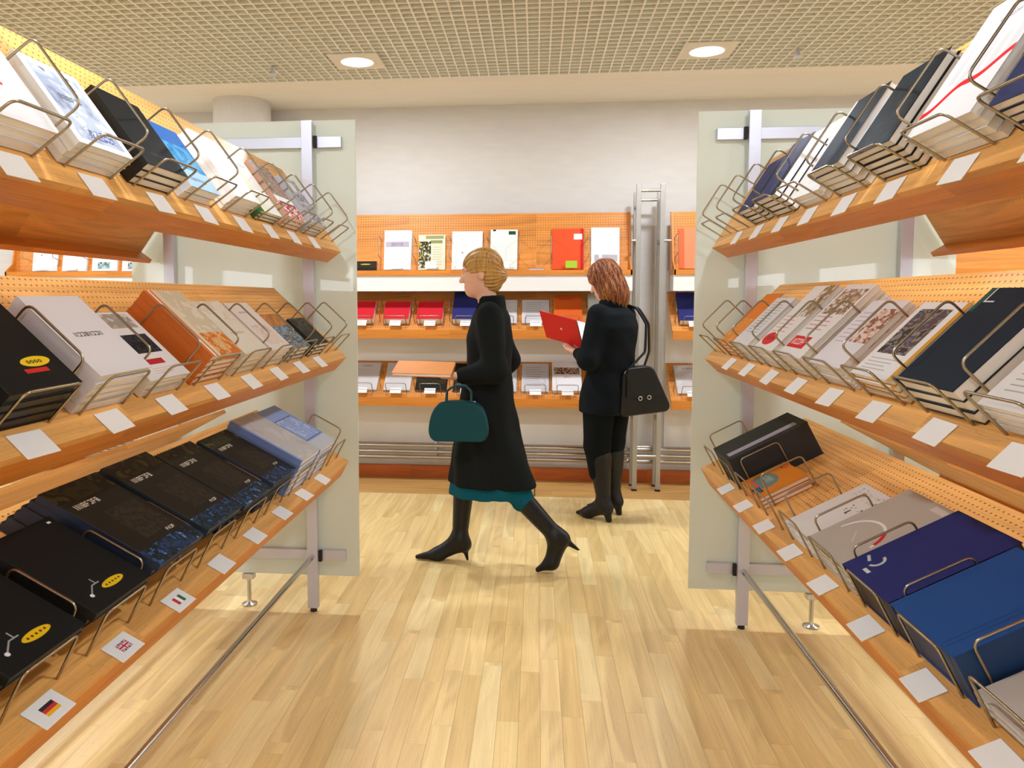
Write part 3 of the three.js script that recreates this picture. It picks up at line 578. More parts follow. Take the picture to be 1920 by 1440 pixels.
// ---- back wall: slots run along x
function wallRow(sk, xs, from, rows, shelfWord) {
  xs.forEach((x, i) => {
    const wh = `${ordinal[i]} ${from}, ${shelfWord} shelf, back wall`;
    const r = rows[i];
    const h = sk === 'Btop' ? mesh(numbered('wire_divider'), sideLoopG, M.wire, scene) : holderProto.clone();
    if (sk !== 'Btop') { h.name = numbered('wire_holder'); scene.add(h); h.children[0].position.x = -.132; }
    put(h, shelves[sk], x, sk === 'Btop' ? -.132 : 0, 0, 0); tag(h, `${sk === 'Btop' ? 'bent wire divider' : 'bent wire brochure holder'}, ${wh}`, 'brochure holder', 'wire holders on the back wall');
    if (!r) return;
    const [key, look, o = {}, card = 1] = r;
    stack(sk, x, wh, key, look, { n: 2, t: .008, s: sk === 'Btop' ? .002 : .056, ...o });
    if (card) { const c = mesh(numbered('label_card'), cardG, card === 2 ? plain(0x9cc01c) : M.card, scene); put(c, shelves[sk], x, card === 2 ? .02 : 0, sk === 'Btop' ? .03 : .022, sk === 'Btop' ? .062 : .045); tag(c, `${card === 2 ? 'bright green' : 'blank white'} label card, ${wh}`, 'label card', 'label cards on the back wall');
      if (sk !== 'Btop') c.position.y += .004; }
  });
}
const mx = [-1.355, -1.085, -.815, -.535, -.25, .0, .245, .525];
wallRow('Btop', mx, 'right of the left glass', [['darkGold', 'low dark box catalogue', { h: .07, t: .02, n: 1 }, 0], ['violetStripe', 'white violet-striped catalogue', { h: .315 }], ['plantGreen', 'green plant-photo catalogue', { h: .28 }], ['whiteDot', 'plain white catalogue', { h: .305, w: .235 }], ['whiteGreenTag', 'white green-tagged catalogue', { h: .315 }], null, ['flameRed', 'flame red catalogue', { h: .32, w: .235 }, 2], ['whiteGreyBase', 'white grey-banded catalogue', { h: .325 }]], 'top');
wallRow('Bmiddle', mx, 'right of the left glass', [['boxRed', 'red box binder', { n: 1, t: .06, h: .19, w: .19, name: 'box_binder' }], ['boxRed', 'red box binder', { n: 1, t: .06, h: .19, w: .2, name: 'box_binder' }], ['boxRed', 'red box binder', { n: 1, t: .06, h: .19, w: .2, name: 'box_binder' }], ['boxNavy', 'navy box binder', { n: 1, t: .06, h: .3, w: .22, name: 'box_binder' }], ['greyCol', 'grey lined brochure', { h: .25 }], ['greyCol', 'grey lined brochure', { h: .25 }], ['boxOrange', 'orange catalogue, yellow edge', { n: 1, t: .045, h: .28, name: 'catalogue' }], ['boxGrey', 'grey catalogue, dark picture', { n: 2, t: .02, h: .29, w: .25 }]], 'middle');
wallRow('Blower', mx, 'right of the left glass', [['greyWhite', 'pale grey brochure', {}], ['greyWhite', 'pale grey brochure', {}], ['darkGold', 'black gold-printed brochure', { w: .24 }], ['darkGold', 'black gold-printed brochure', {}], ['greyCol', 'grey lined brochure', {}], ['greyCol', 'grey lined brochure', {}], ['pictureStrip', 'white picture-strip catalogue', { h: .31, t: .015, w: .225 }], ['darkRed', 'dark red catalogue', { h: .28, w: .225, t: .012 }]], 'lower');
const rx = [1.18, 1.45, 1.72, 1.99, 2.26, 2.53, 2.8];
wallRow('Btop', rx, 'right of the ladder', [['salmon', 'salmon red catalogue', { h: .31 }, 0], ['plainWhite', 'plain white catalogue'], ['whiteDot', 'plain white catalogue'], ['pinkWhite', 'pink and white catalogue'], ['plainWhite', 'plain white catalogue'], ['pictureBase', 'white picture catalogue'], ['greyCol', 'grey lined brochure']], 'top');
wallRow('Bmiddle', rx.slice(0, 2), 'right of the ladder', [['boxNavy', 'navy box binder', { n: 1, t: .05, h: .3, name: 'box_binder' }], ['boxGrey', 'grey catalogue, dark picture']], 'middle');
wallRow('Blower', rx.slice(0, 2), 'right of the ladder', [['greyWhite', 'pale grey brochure'], ['greyCol', 'grey lined brochure']], 'lower');
const lx = [-2.72, -2.98, -3.24, -3.5, -3.76, -4.02];
wallRow('Btop', lx, 'left of the column', [['plainWhite', 'plain white catalogue', { h: .31 }], ['pictureBase', 'white picture catalogue', {}, 0], ['pictureBase', 'white picture catalogue', {}, 0], ['pictureBase', 'white picture catalogue', {}, 0], ['plainWhite', 'plain white catalogue'], ['whiteDot', 'plain white catalogue']], 'top');
// a small loose pile of leaflets on the empty stretch of the top ledge
for (let i = 0; i < 3; i++) { const m = mesh(numbered('leaflet'), boxAt(.11, .004, .06, 0, .002, 0), plain([0xb9a8b8, 0xe0d6cc, 0x6f7fa6][i]), scene); m.position.set(.0 + i * .006, 1.6855 + i * .0042, -5.96); tag(m, `${['mauve', 'cream', 'slate blue'][i]} leaflet in the small pile on the top wall ledge`, 'leaflet', 'leaflets on the top wall ledge'); }

// ------------------------------------------------------------------ people
// distance fields meshed with surface nets
function surfaceNets(sdf, lo, hi, cell) {
  const n = [0, 1, 2].map(i => Math.ceil((hi[i] - lo[i]) / cell) + 1), [nx, ny, nz] = n;
  const val = new Float32Array(nx * ny * nz), id = (i, j, k) => (k * ny + j) * nx + i;
  for (let k = 0; k < nz; k++) for (let j = 0; j < ny; j++) for (let i = 0; i < nx; i++) val[id(i, j, k)] = sdf(lo[0] + i * cell, lo[1] + j * cell, lo[2] + k * cell);
  const vid = new Int32Array(val.length).fill(-1), P = [];
  const E = [[0, 1], [2, 3], [4, 5], [6, 7], [0, 2], [1, 3], [4, 6], [5, 7], [0, 4], [1, 5], [2, 6], [3, 7]];
  const c = new Float32Array(8);
  for (let k = 0; k < nz - 1; k++) for (let j = 0; j < ny - 1; j++) for (let i = 0; i < nx - 1; i++) {
    let m = 0; for (let q = 0; q < 8; q++) { c[q] = val[id(i + (q & 1), j + ((q >> 1) & 1), k + (q >> 2))]; if (c[q] < 0) m |= 1 << q; }
    if (m === 0 || m === 255) continue;
    let x = 0, y = 0, z = 0, w = 0;
    for (const [a, b] of E) if ((c[a] < 0) !== (c[b] < 0)) { const t = c[a] / (c[a] - c[b]); x += (a & 1) + t * ((b & 1) - (a & 1)); y += ((a >> 1) & 1) + t * (((b >> 1) & 1) - ((a >> 1) & 1)); z += (a >> 2) + t * ((b >> 2) - (a >> 2)); w++; }
    vid[id(i, j, k)] = P.length / 3; P.push(lo[0] + (i + x / w) * cell, lo[1] + (j + y / w) * cell, lo[2] + (k + z / w) * cell);
  }
  const I = [];
  const quad = (a, b, cc, d, f) => { if (a < 0 || b < 0 || cc < 0 || d < 0) return; f ? I.push(a, b, cc, a, cc, d) : I.push(a, cc, b, a, d, cc); };
  for (let k = 1; k < nz - 1; k++) for (let j = 1; j < ny - 1; j++) for (let i = 1; i < nx - 1; i++) {
    const v = val[id(i, j, k)] < 0;
    if (v !== (val[id(i + 1, j, k)] < 0)) quad(vid[id(i, j - 1, k - 1)], vid[id(i, j, k - 1)], vid[id(i, j, k)], vid[id(i, j - 1, k)], v);
    if (v !== (val[id(i, j + 1, k)] < 0)) quad(vid[id(i - 1, j, k - 1)], vid[id(i - 1, j, k)], vid[id(i, j, k)], vid[id(i, j, k - 1)], v);
    if (v !== (val[id(i, j, k + 1)] < 0)) quad(vid[id(i - 1, j - 1, k)], vid[id(i, j - 1, k)], vid[id(i, j, k)], vid[id(i - 1, j, k)], v);
  }
  const g = new THREE.BufferGeometry(); g.setAttribute('position', new THREE.Float32BufferAttribute(P, 3)); g.setIndex(I);
  const N = new Float32Array(P.length), h = cell * .6;
  for (let i = 0; i < P.length; i += 3) {
    const [x, y, z] = [P[i], P[i + 1], P[i + 2]];
    let a = sdf(x + h, y, z) - sdf(x - h, y, z), b = sdf(x, y + h, z) - sdf(x, y - h, z), d = sdf(x, y, z + h) - sdf(x, y, z - h); const l = Math.hypot(a, b, d) || 1;
    N[i] = a / l; N[i + 1] = b / l; N[i + 2] = d / l;
  }
  g.setAttribute('normal', new THREE.BufferAttribute(N, 3));
  return g;
}
const smin = (a, b, k) => { const h = Math.max(k - Math.abs(a - b), 0) / k; return Math.min(a, b) - h * h * k * .25; };
const smax = (a, b, k) => -smin(-a, -b, k);
const cone = (a, b, ra, rb) => {                // tapered capsule
  const bx = b[0] - a[0], by = b[1] - a[1], bz = b[2] - a[2], L = bx * bx + by * by + bz * bz || 1e-9;
  return (x, y, z) => { const px = x - a[0], py = y - a[1], pz = z - a[2]; let t = (px * bx + py * by + pz * bz) / L; t = t < 0 ? 0 : t > 1 ? 1 : t; return Math.hypot(px - bx * t, py - by * t, pz - bz * t) - (ra + (rb - ra) * t); };
};
const ell = (c, r) => { const m = Math.min(...r); return (x, y, z) => (Math.hypot((x - c[0]) / r[0], (y - c[1]) / r[1], (z - c[2]) / r[2]) - 1) * m; };
// stack of ellipses: keys [y, cx, cz, rx, rz]
const loft = (keys, folds = null) => (x, y, z) => {
  const y0 = keys[0][0], y1 = keys[keys.length - 1][0], yy = Math.max(y0, Math.min(y1, y));
  let i = 0; while (i < keys.length - 2 && yy > keys[i + 1][0]) i++;
  const A = keys[i], B = keys[i + 1]; let t = (yy - A[0]) / (B[0] - A[0]); t = t * t * (3 - 2 * t) * .5 + t * .5;
  const L = q => A[q] + (B[q] - A[q]) * t, dx = x - L(1), dz = z - L(2); let rx = L(3), rz = L(4);
  if (folds) { const f = 1 + folds(Math.atan2(dx, dz), yy); rx *= f; rz *= f; }
  return smax((Math.hypot(dx / rx, dz / rz) - 1) * Math.min(rx, rz), Math.max(y0 - y, y - y1), .012);
};
const blend = (list, k) => (x, y, z) => { let d = 1e9; for (const f of list) d = smin(d, f(x, y, z), k); return d; };
const skin = phys({ color: 0xd9a487, roughness: .5, sheen: .2 });
const eyeWhite = plain(0xe8e4e0, .2), iris = plain(0x3a2a20, .2), lipMat = plain(0xa8504c, .45), browMat = plain(0x5a3a22, .8);
const wool = hex => { return phys({ color: hex, roughness: .95, specularIntensity: .3 }); };
// the head in its own frame: +z is the face
const headField = () => {
  const base = blend([ell([0, .03, -.014], [.074, .092, .094]), ell([0, -.036, .022], [.056, .078, .062]), ell([0, -.092, .05], [.028, .026, .03])], .04);
  const nose = cone([0, .004, .086], [0, -.032, .103], .007, .0125), brow = cone([-.036, .024, .072], [.036, .024, .072], .012, .012), lips = cone([-.018, -.063, .078], [.018, -.063, .078], .0085, .0085);
  const s1 = ell([.031, .006, .094], [.017, .012, .016]), s2 = ell([-.031, .006, .094], [.017, .012, .016]);
  const e1 = ell([.075, -.008, -.012], [.009, .031, .019]), e2 = ell([-.075, -.008, -.012], [.009, .031, .019]);
  return (x, y, z) => { let d = smin(base(x, y, z), nose(x, y, z), .014); d = smin(d, brow(x, y, z), .016); d = smin(d, lips(x, y, z), .008); d = smax(d, -Math.min(s1(x, y, z), s2(x, y, z)), .01); return smin(d, Math.min(e1(x, y, z), e2(x, y, z)), .008); };
};
// a hand: palm and five fingers. o wrist, d finger direction, n palm normal, side +1 left hand -1 right hand, curl in radians per joint
function handField(o, d, n, side, curl, thumbCurl = .35) {
  const D = new THREE.Vector3(...d).normalize(), Nn = new THREE.Vector3(...n); Nn.addScaledVector(D, -Nn.dot(D)).normalize();
  const U = D.clone().cross(Nn).multiplyScalar(side);   // towards the thumb
  const W = new THREE.Vector3(...o), at = (u, f, w) => W.clone().addScaledVector(U, u).addScaledVector(D, f).addScaledVector(Nn, w), arr = v => [v.x, v.y, v.z];
  const palm = [], parts = [];
  const offs = [.03, .0105, -.0095, -.028], len = [.068, .076, .07, .055];
  for (let i = 0; i < 4; i++) {
    const k = at(offs[i], .084 - Math.abs(i - 1.2) * .004, 0); palm.push(cone(arr(at(offs[i] * .62, .0, 0)), arr(k), .0155, .0125));
    let p = k.clone(), dir = D.clone(), r = .0092 - i * .0004; const ch = [];
    for (const [fr, rr] of [[.45, .95], [.31, .88], [.24, .8]]) { dir.addScaledVector(Nn, Math.tan(curl[i])).normalize(); const q = p.clone().addScaledVector(dir, len[i] * fr); ch.push(cone(arr(p), arr(q), r, r * rr)); r *= .94; p = q; }
    parts.push(blend(ch, .004));
  }
  let p = at(.022, .022, .004), dir = U.clone().multiplyScalar(.75).addScaledVector(D, .65).addScaledVector(Nn, .25).normalize(), r = .0125; const th = [];
  for (const L of [.04, .032, .026]) { const q = p.clone().addScaledVector(dir, L); th.push(cone(arr(p), arr(q), r, r * .86)); r *= .86; p = q; dir.addScaledVector(D, .35).addScaledVector(Nn, thumbCurl).normalize(); }
  parts.push(blend(th, .006));
  const pf = blend(palm, .018);
  const f = (x, y, z) => { let dd = pf(x, y, z); for (const q of parts) dd = smin(dd, q(x, y, z), .005); return dd; };
  f.box = [[W.x - .22, W.y - .22, W.z - .22], [W.x + .22, W.y + .22, W.z + .22]];
  const lo = [W.x, W.y, W.z], hi = [W.x, W.y, W.z];
  for (const q of [at(.1, .18, .1), at(-.06, .18, -.05), at(.1, -.03, -.05), at(-.06, -.03, .1), at(.1, .18, -.05), at(-.06, -.03, -.05), at(-.06, .18, .1)]) { const a = arr(q); for (let i = 0; i < 3; i++) { lo[i] = Math.min(lo[i], a[i]); hi[i] = Math.max(hi[i], a[i]); } }
  f.box = [lo, hi]; return f;
}
// a boot: ankle, heel and toe positions plus the top of the shaft
function boot(knee, ankle, heel, ball, toe, heelTip, r, thin) {
  const f = blend([cone(knee, ankle, r, .042), cone(ankle, heel, .042, .036), cone(ankle, ball, .04, .033), cone(heel, ball, .034, .03), cone(ball, toe, .031, .013)], .03);
  const h = cone([heel[0], heel[1] - .005, heel[2]], heelTip, thin ? .02 : .027, thin ? .007 : .02);
  return (x, y, z) => smax(smin(f(x, y, z), h(x, y, z), .012), .002 - y, .004);
}
const headMesh = (q, c) => {   // field of the head placed at c with quaternion q
  const hf = headField(), iq = q.clone().invert(), v = V(0, 0, 0);
  return (x, y, z) => { v.set(x - c[0], y - c[1], z - c[2]).applyQuaternion(iq); return hf(v.x, v.y, v.z); };
};
const noColor = g => g;
function face(parent, q, c) {
  const g = new THREE.Group(); g.name = 'face'; parent.add(g); g.position.set(...c); g.quaternion.copy(q);
  for (const s of [-1, 1]) {
    const e = mesh('eye', new THREE.SphereGeometry(.0115, 16, 12), eyeWhite, g); e.position.set(s * .031, .006, .0685);
    const i = new THREE.SphereGeometry(.0058, 12, 8); i.scale(1, 1, .5); const im = mesh('iris', i, iris, g); im.position.set(s * .031, .005, .0783);
    const b = mesh('eyebrow', wire([V(s * .014, .026, .089), V(s * .03, .031, .086), V(s * .047, .026, .074)], .0028, .004), browMat, g);
  }
  const l = new THREE.SphereGeometry(1, 16, 10); l.scale(.021, .0062, .0055); mesh('mouth', l, lipMat, g).position.set(0, -.063, .0835);
}
function streaked(g, cols, sd) {       // strands of different tone
  const p = g.attributes.position, a = new Float32Array(p.count * 3), cs = cols.map(c => new THREE.Color(c));
  for (let i = 0; i < p.count; i++) { const th = Math.atan2(p.getX(i), p.getZ(i)), n = vnoise(th * 26 + sd, p.getY(i) * 9) * .65 + vnoise(th * 60 + sd, p.getY(i) * 14) * .35, c = cs[Math.min(cs.length - 1, Math.floor(n * cs.length))]; a[i * 3] = c.r; a[i * 3 + 1] = c.g; a[i * 3 + 2] = c.b; }
  g.setAttribute('color', new THREE.BufferAttribute(a, 3)); return g;
}
const plainG = g => { const h = g.clone(); for (const k of Object.keys(h.attributes)) if (k !== 'position' && k !== 'normal') h.deleteAttribute(k); return h; };
const coatBlack = wool(0x151817), coatBlue = wool(0x11161a), trouser = wool(0x0d1113), leather = phys({ color: 0x0b0b0c, roughness: .42, specularIntensity: .7 }), teal = wool(0x0a4f5e);

// ---- the woman reading a red binder: faces left and away; local +z is her front, +x her left
{
  const P = thing('person', 'woman in black coat with auburn bob reading an open red binder', 'person');
  const F = V(-.8, 0, -.6); P.position.set(.49, 0, -5.18); P.rotation.y = Math.atan2(F.x, F.z);
  const hq = new THREE.Quaternion().setFromEuler(new THREE.Euler(.42, .12, 0)), hc = [0, 1.585, .055];
  const sL = [.165, 1.365, -.01], eL = [.235, 1.075, .02], wL = [.085, 1.105, .2], sR = [-.165, 1.365, -.01], eR = [-.235, 1.075, .03], wR = [-.085, 1.105, .21];
  const hL = handField(wL, [-.28, .2, .9], [-.15, 1, -.1], 1, [.16, .16, .16, .2]), hR = handField(wR, [.28, .2, .9], [.15, 1, -.1], -1, [.16, .16, .16, .2]);
  const body = blend([loft([[.78, 0, 0, .15, .1], [.95, 0, 0, .155, .11], [1.12, 0, 0, .12, .085], [1.3, 0, -.01, .15, .1], [1.39, 0, -.015, .12, .07]]), cone([0, 1.36, -.015], [0, 1.5, .02], .055, .05),
    cone(sL, eL, .045, .038), cone(eL, wL, .037, .026), cone(sR, eR, .045, .038), cone(eR, wR, .037, .026),
    cone([.085, .88, 0], [.09, .5, .02], .08, .05), cone([.09, .5, .02], [.09, .12, -.01], .05, .035), cone([-.085, .88, 0], [-.1, .5, .02], .08, .05), cone([-.1, .5, .02], [-.1, .12, .03], .05, .035)], .03);
  const bodyG = surfaceNets(body, [-.32, .06, -.2], [.32, 1.52, .3], .014);
  const head = headMesh(hq, hc), neck = cone([0, 1.42, 0], [0, 1.53, .03], .053, .05);
  const headG = surfaceNets((x, y, z) => smin(head(x, y, z), neck(x, y, z), .03), [-.11, 1.42, -.11], [.11, 1.74, .2], .005);
  mesh('body', mergeGeometries([bodyG, headG, surfaceNets(hL, ...hL.box, .004), surfaceNets(hR, ...hR.box, .004)]), skin, P);
  face(P, hq, hc);
  const folds = (th, y) => (y < 1.0 ? (1.0 - y) * .09 : 0) * Math.sin(th * 7 + y * 5) + .01 * Math.sin(th * 5 + y * 38) + .012 * Math.sin(th * 3 - y * 23);
  const coat = blend([loft([[.715, 0, .01, .215, .18], [.85, 0, .005, .21, .175], [1.0, 0, -.005, .178, .145], [1.15, 0, -.015, .18, .145], [1.28, 0, -.025, .195, .145], [1.36, 0, -.025, .18, .12], [1.41, 0, -.015, .11, .09]], folds),
    cone(sL, eL, .07, .062), cone(eL, [.095, 1.1, .18], .06, .042), cone(sR, eR, .07, .062), cone(eR, [-.095, 1.1, .19], .06, .042)], .045);
  mesh('coat', surfaceNets(coat, [-.34, .68, -.24], [.34, 1.5, .32], .011), coatBlue, P);
  mesh('collar', surfaceNets((x, y, z) => { const o = loft([[1.37, 0, -.01, .105, .095], [1.465, 0, -.012, .088, .084]])(x, y, z), i = loft([[1.3, 0, .0, .08, .08], [1.5, 0, 0, .072, .07]])(x, y, z); return smax(o, -i, .01); }, [-.13, 1.34, -.13], [.13, 1.5, .12], .008), coatBlue, P);
  const leg = blend([cone([.09, .86, .02], [.095, .5, .03], .115, .088), cone([.095, .5, .03], [.09, .32, .015], .086, .068), cone([-.09, .86, .01], [-.105, .5, .04], .115, .088), cone([-.105, .5, .04], [-.105, .32, .03], .086, .068)], .02);
  mesh('trousers', surfaceNets(leg, [-.25, .22, -.14], [.25, .98, .15], .011), trouser, P);
  for (const [x, dz] of [[.09, -.02], [-.105, .02]]) {
    const b = boot([x, .42, .02 + dz * .5], [x, .125, -.002 + dz], [x, .088, -.03 + dz], [x, .034, .12 + dz], [x, .02, .2 + dz], [x, .006, -.045 + dz], .078, false);
    mesh('boot', surfaceNets(b, [x - .1, -.012, -.14 + dz], [x + .1, .5, .26 + dz], .007), leather, P);
  }
  const hairOut = blend([ell([0, .034, -.018], [.092, .106, .112]), ell([0, -.085, -.036], [.104, .14, .098])], .04), cut = blend([ell([0, -.065, .105], [.064, .112, .085]), ell([0, -.15, .06], [.07, .07, .06])], .03), iq = hq.clone().invert(), v = V(0, 0, 0);
  const hair = (x, y, z) => { v.set(x - hc[0], y - hc[1], z - hc[2]).applyQuaternion(iq); const th = Math.atan2(v.x, v.z); return smax(hairOut(v.x, v.y, v.z) + .0045 * Math.sin(th * 19 + v.y * 22) + .003 * Math.sin(th * 43 - v.y * 30), -cut(v.x, v.y, v.z), .012); };
  const hg = surfaceNets(hair, [-.15, 1.33, -.24], [.15, 1.75, .22], .005);
  mesh('hair', streaked(hg, ['#3a1a0a', '#66300f', '#7e4016', '#a8642a', '#5a2a10', '#c08a3c'], 3), std({ vertexColors: true, roughness: .55 }), P);

  // the open binder she holds: spine along her view, covers in a V
  const B = thing('ring_binder', 'open bright red binder held by the woman with auburn hair', 'ring binder');
  P.updateMatrixWorld(true);
  B.position.copy(P.localToWorld(V(.0, 1.134, .2))); B.rotation.order = 'YXZ'; B.rotation.y = P.rotation.y; B.rotation.x = -.2;
  const red = plain(0xd8121a, .4), cov = new RoundedBoxGeometry(.235, .004, .31, 1, .0015).translate(.1175, 0, .155);
  const lc = mesh('cover', cov, red, B); lc.position.set(.022, .004, 0); lc.rotation.z = .95;
  const rc = mesh('cover', cov, red, B); rc.position.set(-.022, .004, 0); rc.rotation.z = Math.PI - .6;
  mesh('spine', new RoundedBoxGeometry(.044, .004, .31, 1, .0015).translate(0, .002, .155), red, B);
  const pg = new THREE.BoxGeometry(.215, .012, .295).translate(.112, .009, .155);
  const l2 = mesh('pages', pg, M.paper, B); l2.position.copy(lc.position); l2.rotation.z = .95;
  const r2 = mesh('pages', new THREE.BoxGeometry(.215, .006, .295).translate(.112, -.006, .155), M.paper, B); r2.position.copy(rc.position); r2.rotation.z = Math.PI - .6;
  mesh('emblem', new THREE.CylinderGeometry(.009, .009, .0012, 16).translate(.12, -.0026, .15), plain(0xeec8c8), lc);

  // black shoulder bag at her back
  const bag = thing('shoulder_bag', 'black leather shoulder bag hanging behind the woman with auburn hair', 'handbag');
  bag.position.set(.69, .735, -5.09); bag.rotation.y = .25; bag.rotation.z = .1;
  const s = new THREE.Shape(); s.moveTo(-.15, .03); s.quadraticCurveTo(-.16, 0, -.12, 0); s.lineTo(.13, 0); s.quadraticCurveTo(.17, 0, .16, .04); s.lineTo(.085, .25); s.quadraticCurveTo(.07, .285, .03, .285); s.lineTo(-.06, .285); s.quadraticCurveTo(-.1, .285, -.115, .25); s.closePath();
  mesh('body', new THREE.ExtrudeGeometry(s, { depth: .07, bevelEnabled: true, bevelThickness: .022, bevelSize: .014, bevelSegments: 4, curveSegments: 8 }).translate(0, 0, -.035), leather, bag);
  const fl = new THREE.Shape(); fl.moveTo(-.115, .12); fl.quadraticCurveTo(.0, .08, .115, .12); fl.lineTo(.075, .26); fl.quadraticCurveTo(.06, .29, .03, .29); fl.lineTo(-.06, .29); fl.quadraticCurveTo(-.09, .29, -.1, .26); fl.closePath();
  mesh('flap', new THREE.ExtrudeGeometry(fl, { depth: .008, bevelEnabled: true, bevelThickness: .004, bevelSize: .004, bevelSegments: 2 }).translate(0, 0, .058), leather, bag);
  for (const x of [-.03, .03]) mesh('buckle', new THREE.TorusGeometry(.012, .0032, 8, 18).translate(x, .098, .072), M.chrome, bag);
  const chain = []; for (let i = 0; i < 7; i++) chain.push(new THREE.TorusGeometry(.009, .0026, 6, 12).rotateY(i % 2 ? Math.PI / 2 : .3).translate(-.105 + i * .002, .27 - i * .017, .05));
  mesh('chain', mergeGeometries(chain), M.chrome, bag);
  bag.updateMatrixWorld(true);
  const w2b = (x, y, z) => bag.worldToLocal(P.localToWorld(V(x, y, z)));
  mesh('strap', tube([V(-.085, .27, .0), w2b(-.1, 1.12, -.2), w2b(-.12, 1.3, -.195), w2b(-.13, 1.4, -.12), w2b(-.14, 1.435, -.02)], .008, 10), leather, bag);
  mesh('strap', tube([V(.04, .27, -.02), w2b(-.13, 1.12, -.215), w2b(-.145, 1.3, -.2), w2b(-.15, 1.4, -.125), w2b(-.155, 1.43, -.02)], .008, 10), leather, bag);
}

// ---- the woman walking left in a long black coat
{
  const P = thing('person', 'blonde woman in long black coat walking left along the aisle end', 'person');
  P.position.set(-.27, 0, -4.15); P.rotation.y = -Math.PI / 2;
  const hq = new THREE.Quaternion().setFromEuler(new THREE.Euler(.08, 0, 0)), hc = [0, 1.6, .03];
  const sL = [.165, 1.385, -.03], eL = [.215, 1.1, -.065], wL = [.17, 1.065, .13], sR = [-.165, 1.385, -.03], eR = [-.22, 1.12, -.12], wR = [-.2, .93, .02];
  const hL = handField(wL, [-.1, .0, 1], [0, 1, .0], 1, [.3, .3, .3, .35], .1), hR = handField(wR, [.05, -.9, .3], [1, 0, 0], -1, [.35, .35, .4, .4]);
  const hipR = [-.08, .9, .0], kR = [-.075, .5, .12], aR = [-.07, .13, .145], hipL = [.08, .9, -.01], kL = [.08, .47, -.14], aL = [.085, .205, -.385];
  const body = blend([loft([[.78, 0, -.01, .15, .1], [.95, 0, -.01, .155, .11], [1.12, 0, -.01, .12, .085], [1.3, 0, -.02, .15, .1], [1.4, 0, -.03, .12, .07]]), cone([0, 1.38, -.03], [0, 1.52, .005], .055, .05),
    cone(sL, eL, .045, .038), cone(eL, wL, .037, .026), cone(sR, eR, .045, .038), cone(eR, wR, .037, .026), cone(hipR, kR, .07, .045), cone(kR, aR, .045, .033), cone(hipL, kL, .07, .045), cone(kL, aL, .045, .033)], .03);
  const bodyG = surfaceNets(body, [-.3, .08, -.46], [.3, 1.54, .3], .014);
  const head = headMesh(hq, hc), neck = cone([0, 1.43, -.02], [0, 1.54, .005], .052, .048);
  const headG = surfaceNets((x, y, z) => smin(head(x, y, z), neck(x, y, z), .03), [-.11, 1.43, -.13], [.11, 1.74, .17], .005);
  mesh('body', mergeGeometries([bodyG, headG, surfaceNets(hL, ...hL.box, .004), surfaceNets(hR, ...hR.box, .004)]), skin, P);
  face(P, hq, hc);
  const folds = (th, y) => (y < 1.05 ? (1.05 - y) * .075 : 0) * Math.sin(th * 8 + y * 4) + .008 * Math.sin(th * 5 + y * 30) + .01 * Math.sin(th * 3 - y * 19);
  const coat = blend([loft([[.465, 0, -.02, .19, .215], [.6, 0, -.02, .188, .2], [.8, 0, -.015, .185, .168], [.95, 0, -.01, .18, .145], [1.1, 0, -.02, .155, .12], [1.25, 0, -.025, .18, .125], [1.36, 0, -.03, .175, .105], [1.42, 0, -.03, .105, .08]], folds),
    cone(sL, eL, .066, .06), cone(eL, [.172, 1.066, .1], .058, .045), cone(sR, eR, .066, .058), cone(eR, [-.202, .95, .0], .056, .043)], .045);
  const over = cone([.06, .66, -.09], [.078, .44, -.19], .105, .098);
  mesh('coat', surfaceNets((x, y, z) => smin(coat(x, y, z), smax(over(x, y, z), .463 - y, .012), .03), [-.32, .43, -.34], [.32, 1.5, .26], .011), coatBlack, P);
  mesh('collar', surfaceNets((x, y, z) => { const o = loft([[1.38, 0, -.028, .1, .088], [1.485, 0, -.025, .085, .08]])(x, y, z), i = loft([[1.3, 0, -.02, .078, .075], [1.52, 0, -.01, .07, .068]])(x, y, z); return smax(o, -i, .01); }, [-.13, 1.35, -.14], [.13, 1.52, .1], .008), coatBlack, P);
  const sk = loft([[.4, 0, -.02, .172, .212], [.5, 0, -.02, .172, .2], [.66, 0, -.015, .165, .17]], (th, y) => .035 * Math.sin(th * 9 + 1)), tail = cone([.06, .52, -.12], [.075, .4, -.2], .09, .068);
  mesh('skirt', surfaceNets((x, y, z) => smax(smin(sk(x, y, z), tail(x, y, z), .03), -loft([[.3, 0, -.02, .155, .19], [.44, 0, -.02, .15, .17]])(x, y, z), .008), [-.23, .3, -.3], [.23, .7, .24], .009), teal, P);
  const bR = boot([kR[0], .45, kR[2]], aR, [-.07, .095, .12], [-.07, .036, .265], [-.07, .016, .385], [-.07, .006, .1], .06, true);
  mesh('boot', surfaceNets(bR, [-.17, -.012, 0], [.03, .53, .45], .007), leather, P);
  // trailing foot on its toe
  const fL = blend([cone(kL, aL, .06, .043), cone(aL, [.085, .19, -.42], .043, .035), cone(aL, [.085, .062, -.36], .04, .032), cone([.085, .19, -.42], [.085, .062, -.37], .034, .03), cone([.085, .062, -.36], [.085, .02, -.29], .031, .014)], .03), hL2 = cone([.085, .18, -.44], [.085, .135, -.505], .018, .007);
  mesh('boot', surfaceNets((x, y, z) => smax(smin(fL(x, y, z), hL2(x, y, z), .01), .003 - y, .004), [-.02, -.012, -.56], [.19, .56, -.05], .007), leather, P);
  const iq = hq.clone().invert(), v = V(0, 0, 0), cap = blend([ell([0, .034, -.02], [.086, .102, .108]), ell([0, -.03, -.06], [.074, .08, .062])], .03), bun = ell([0, -.02, -.112], [.042, .04, .034]), cut = blend([ell([0, -.055, .085], [.066, .092, .075]), ell([0, -.03, .02], [.12, .035, .05]), ell([0, -.13, .0], [.1, .05, .06])], .02);
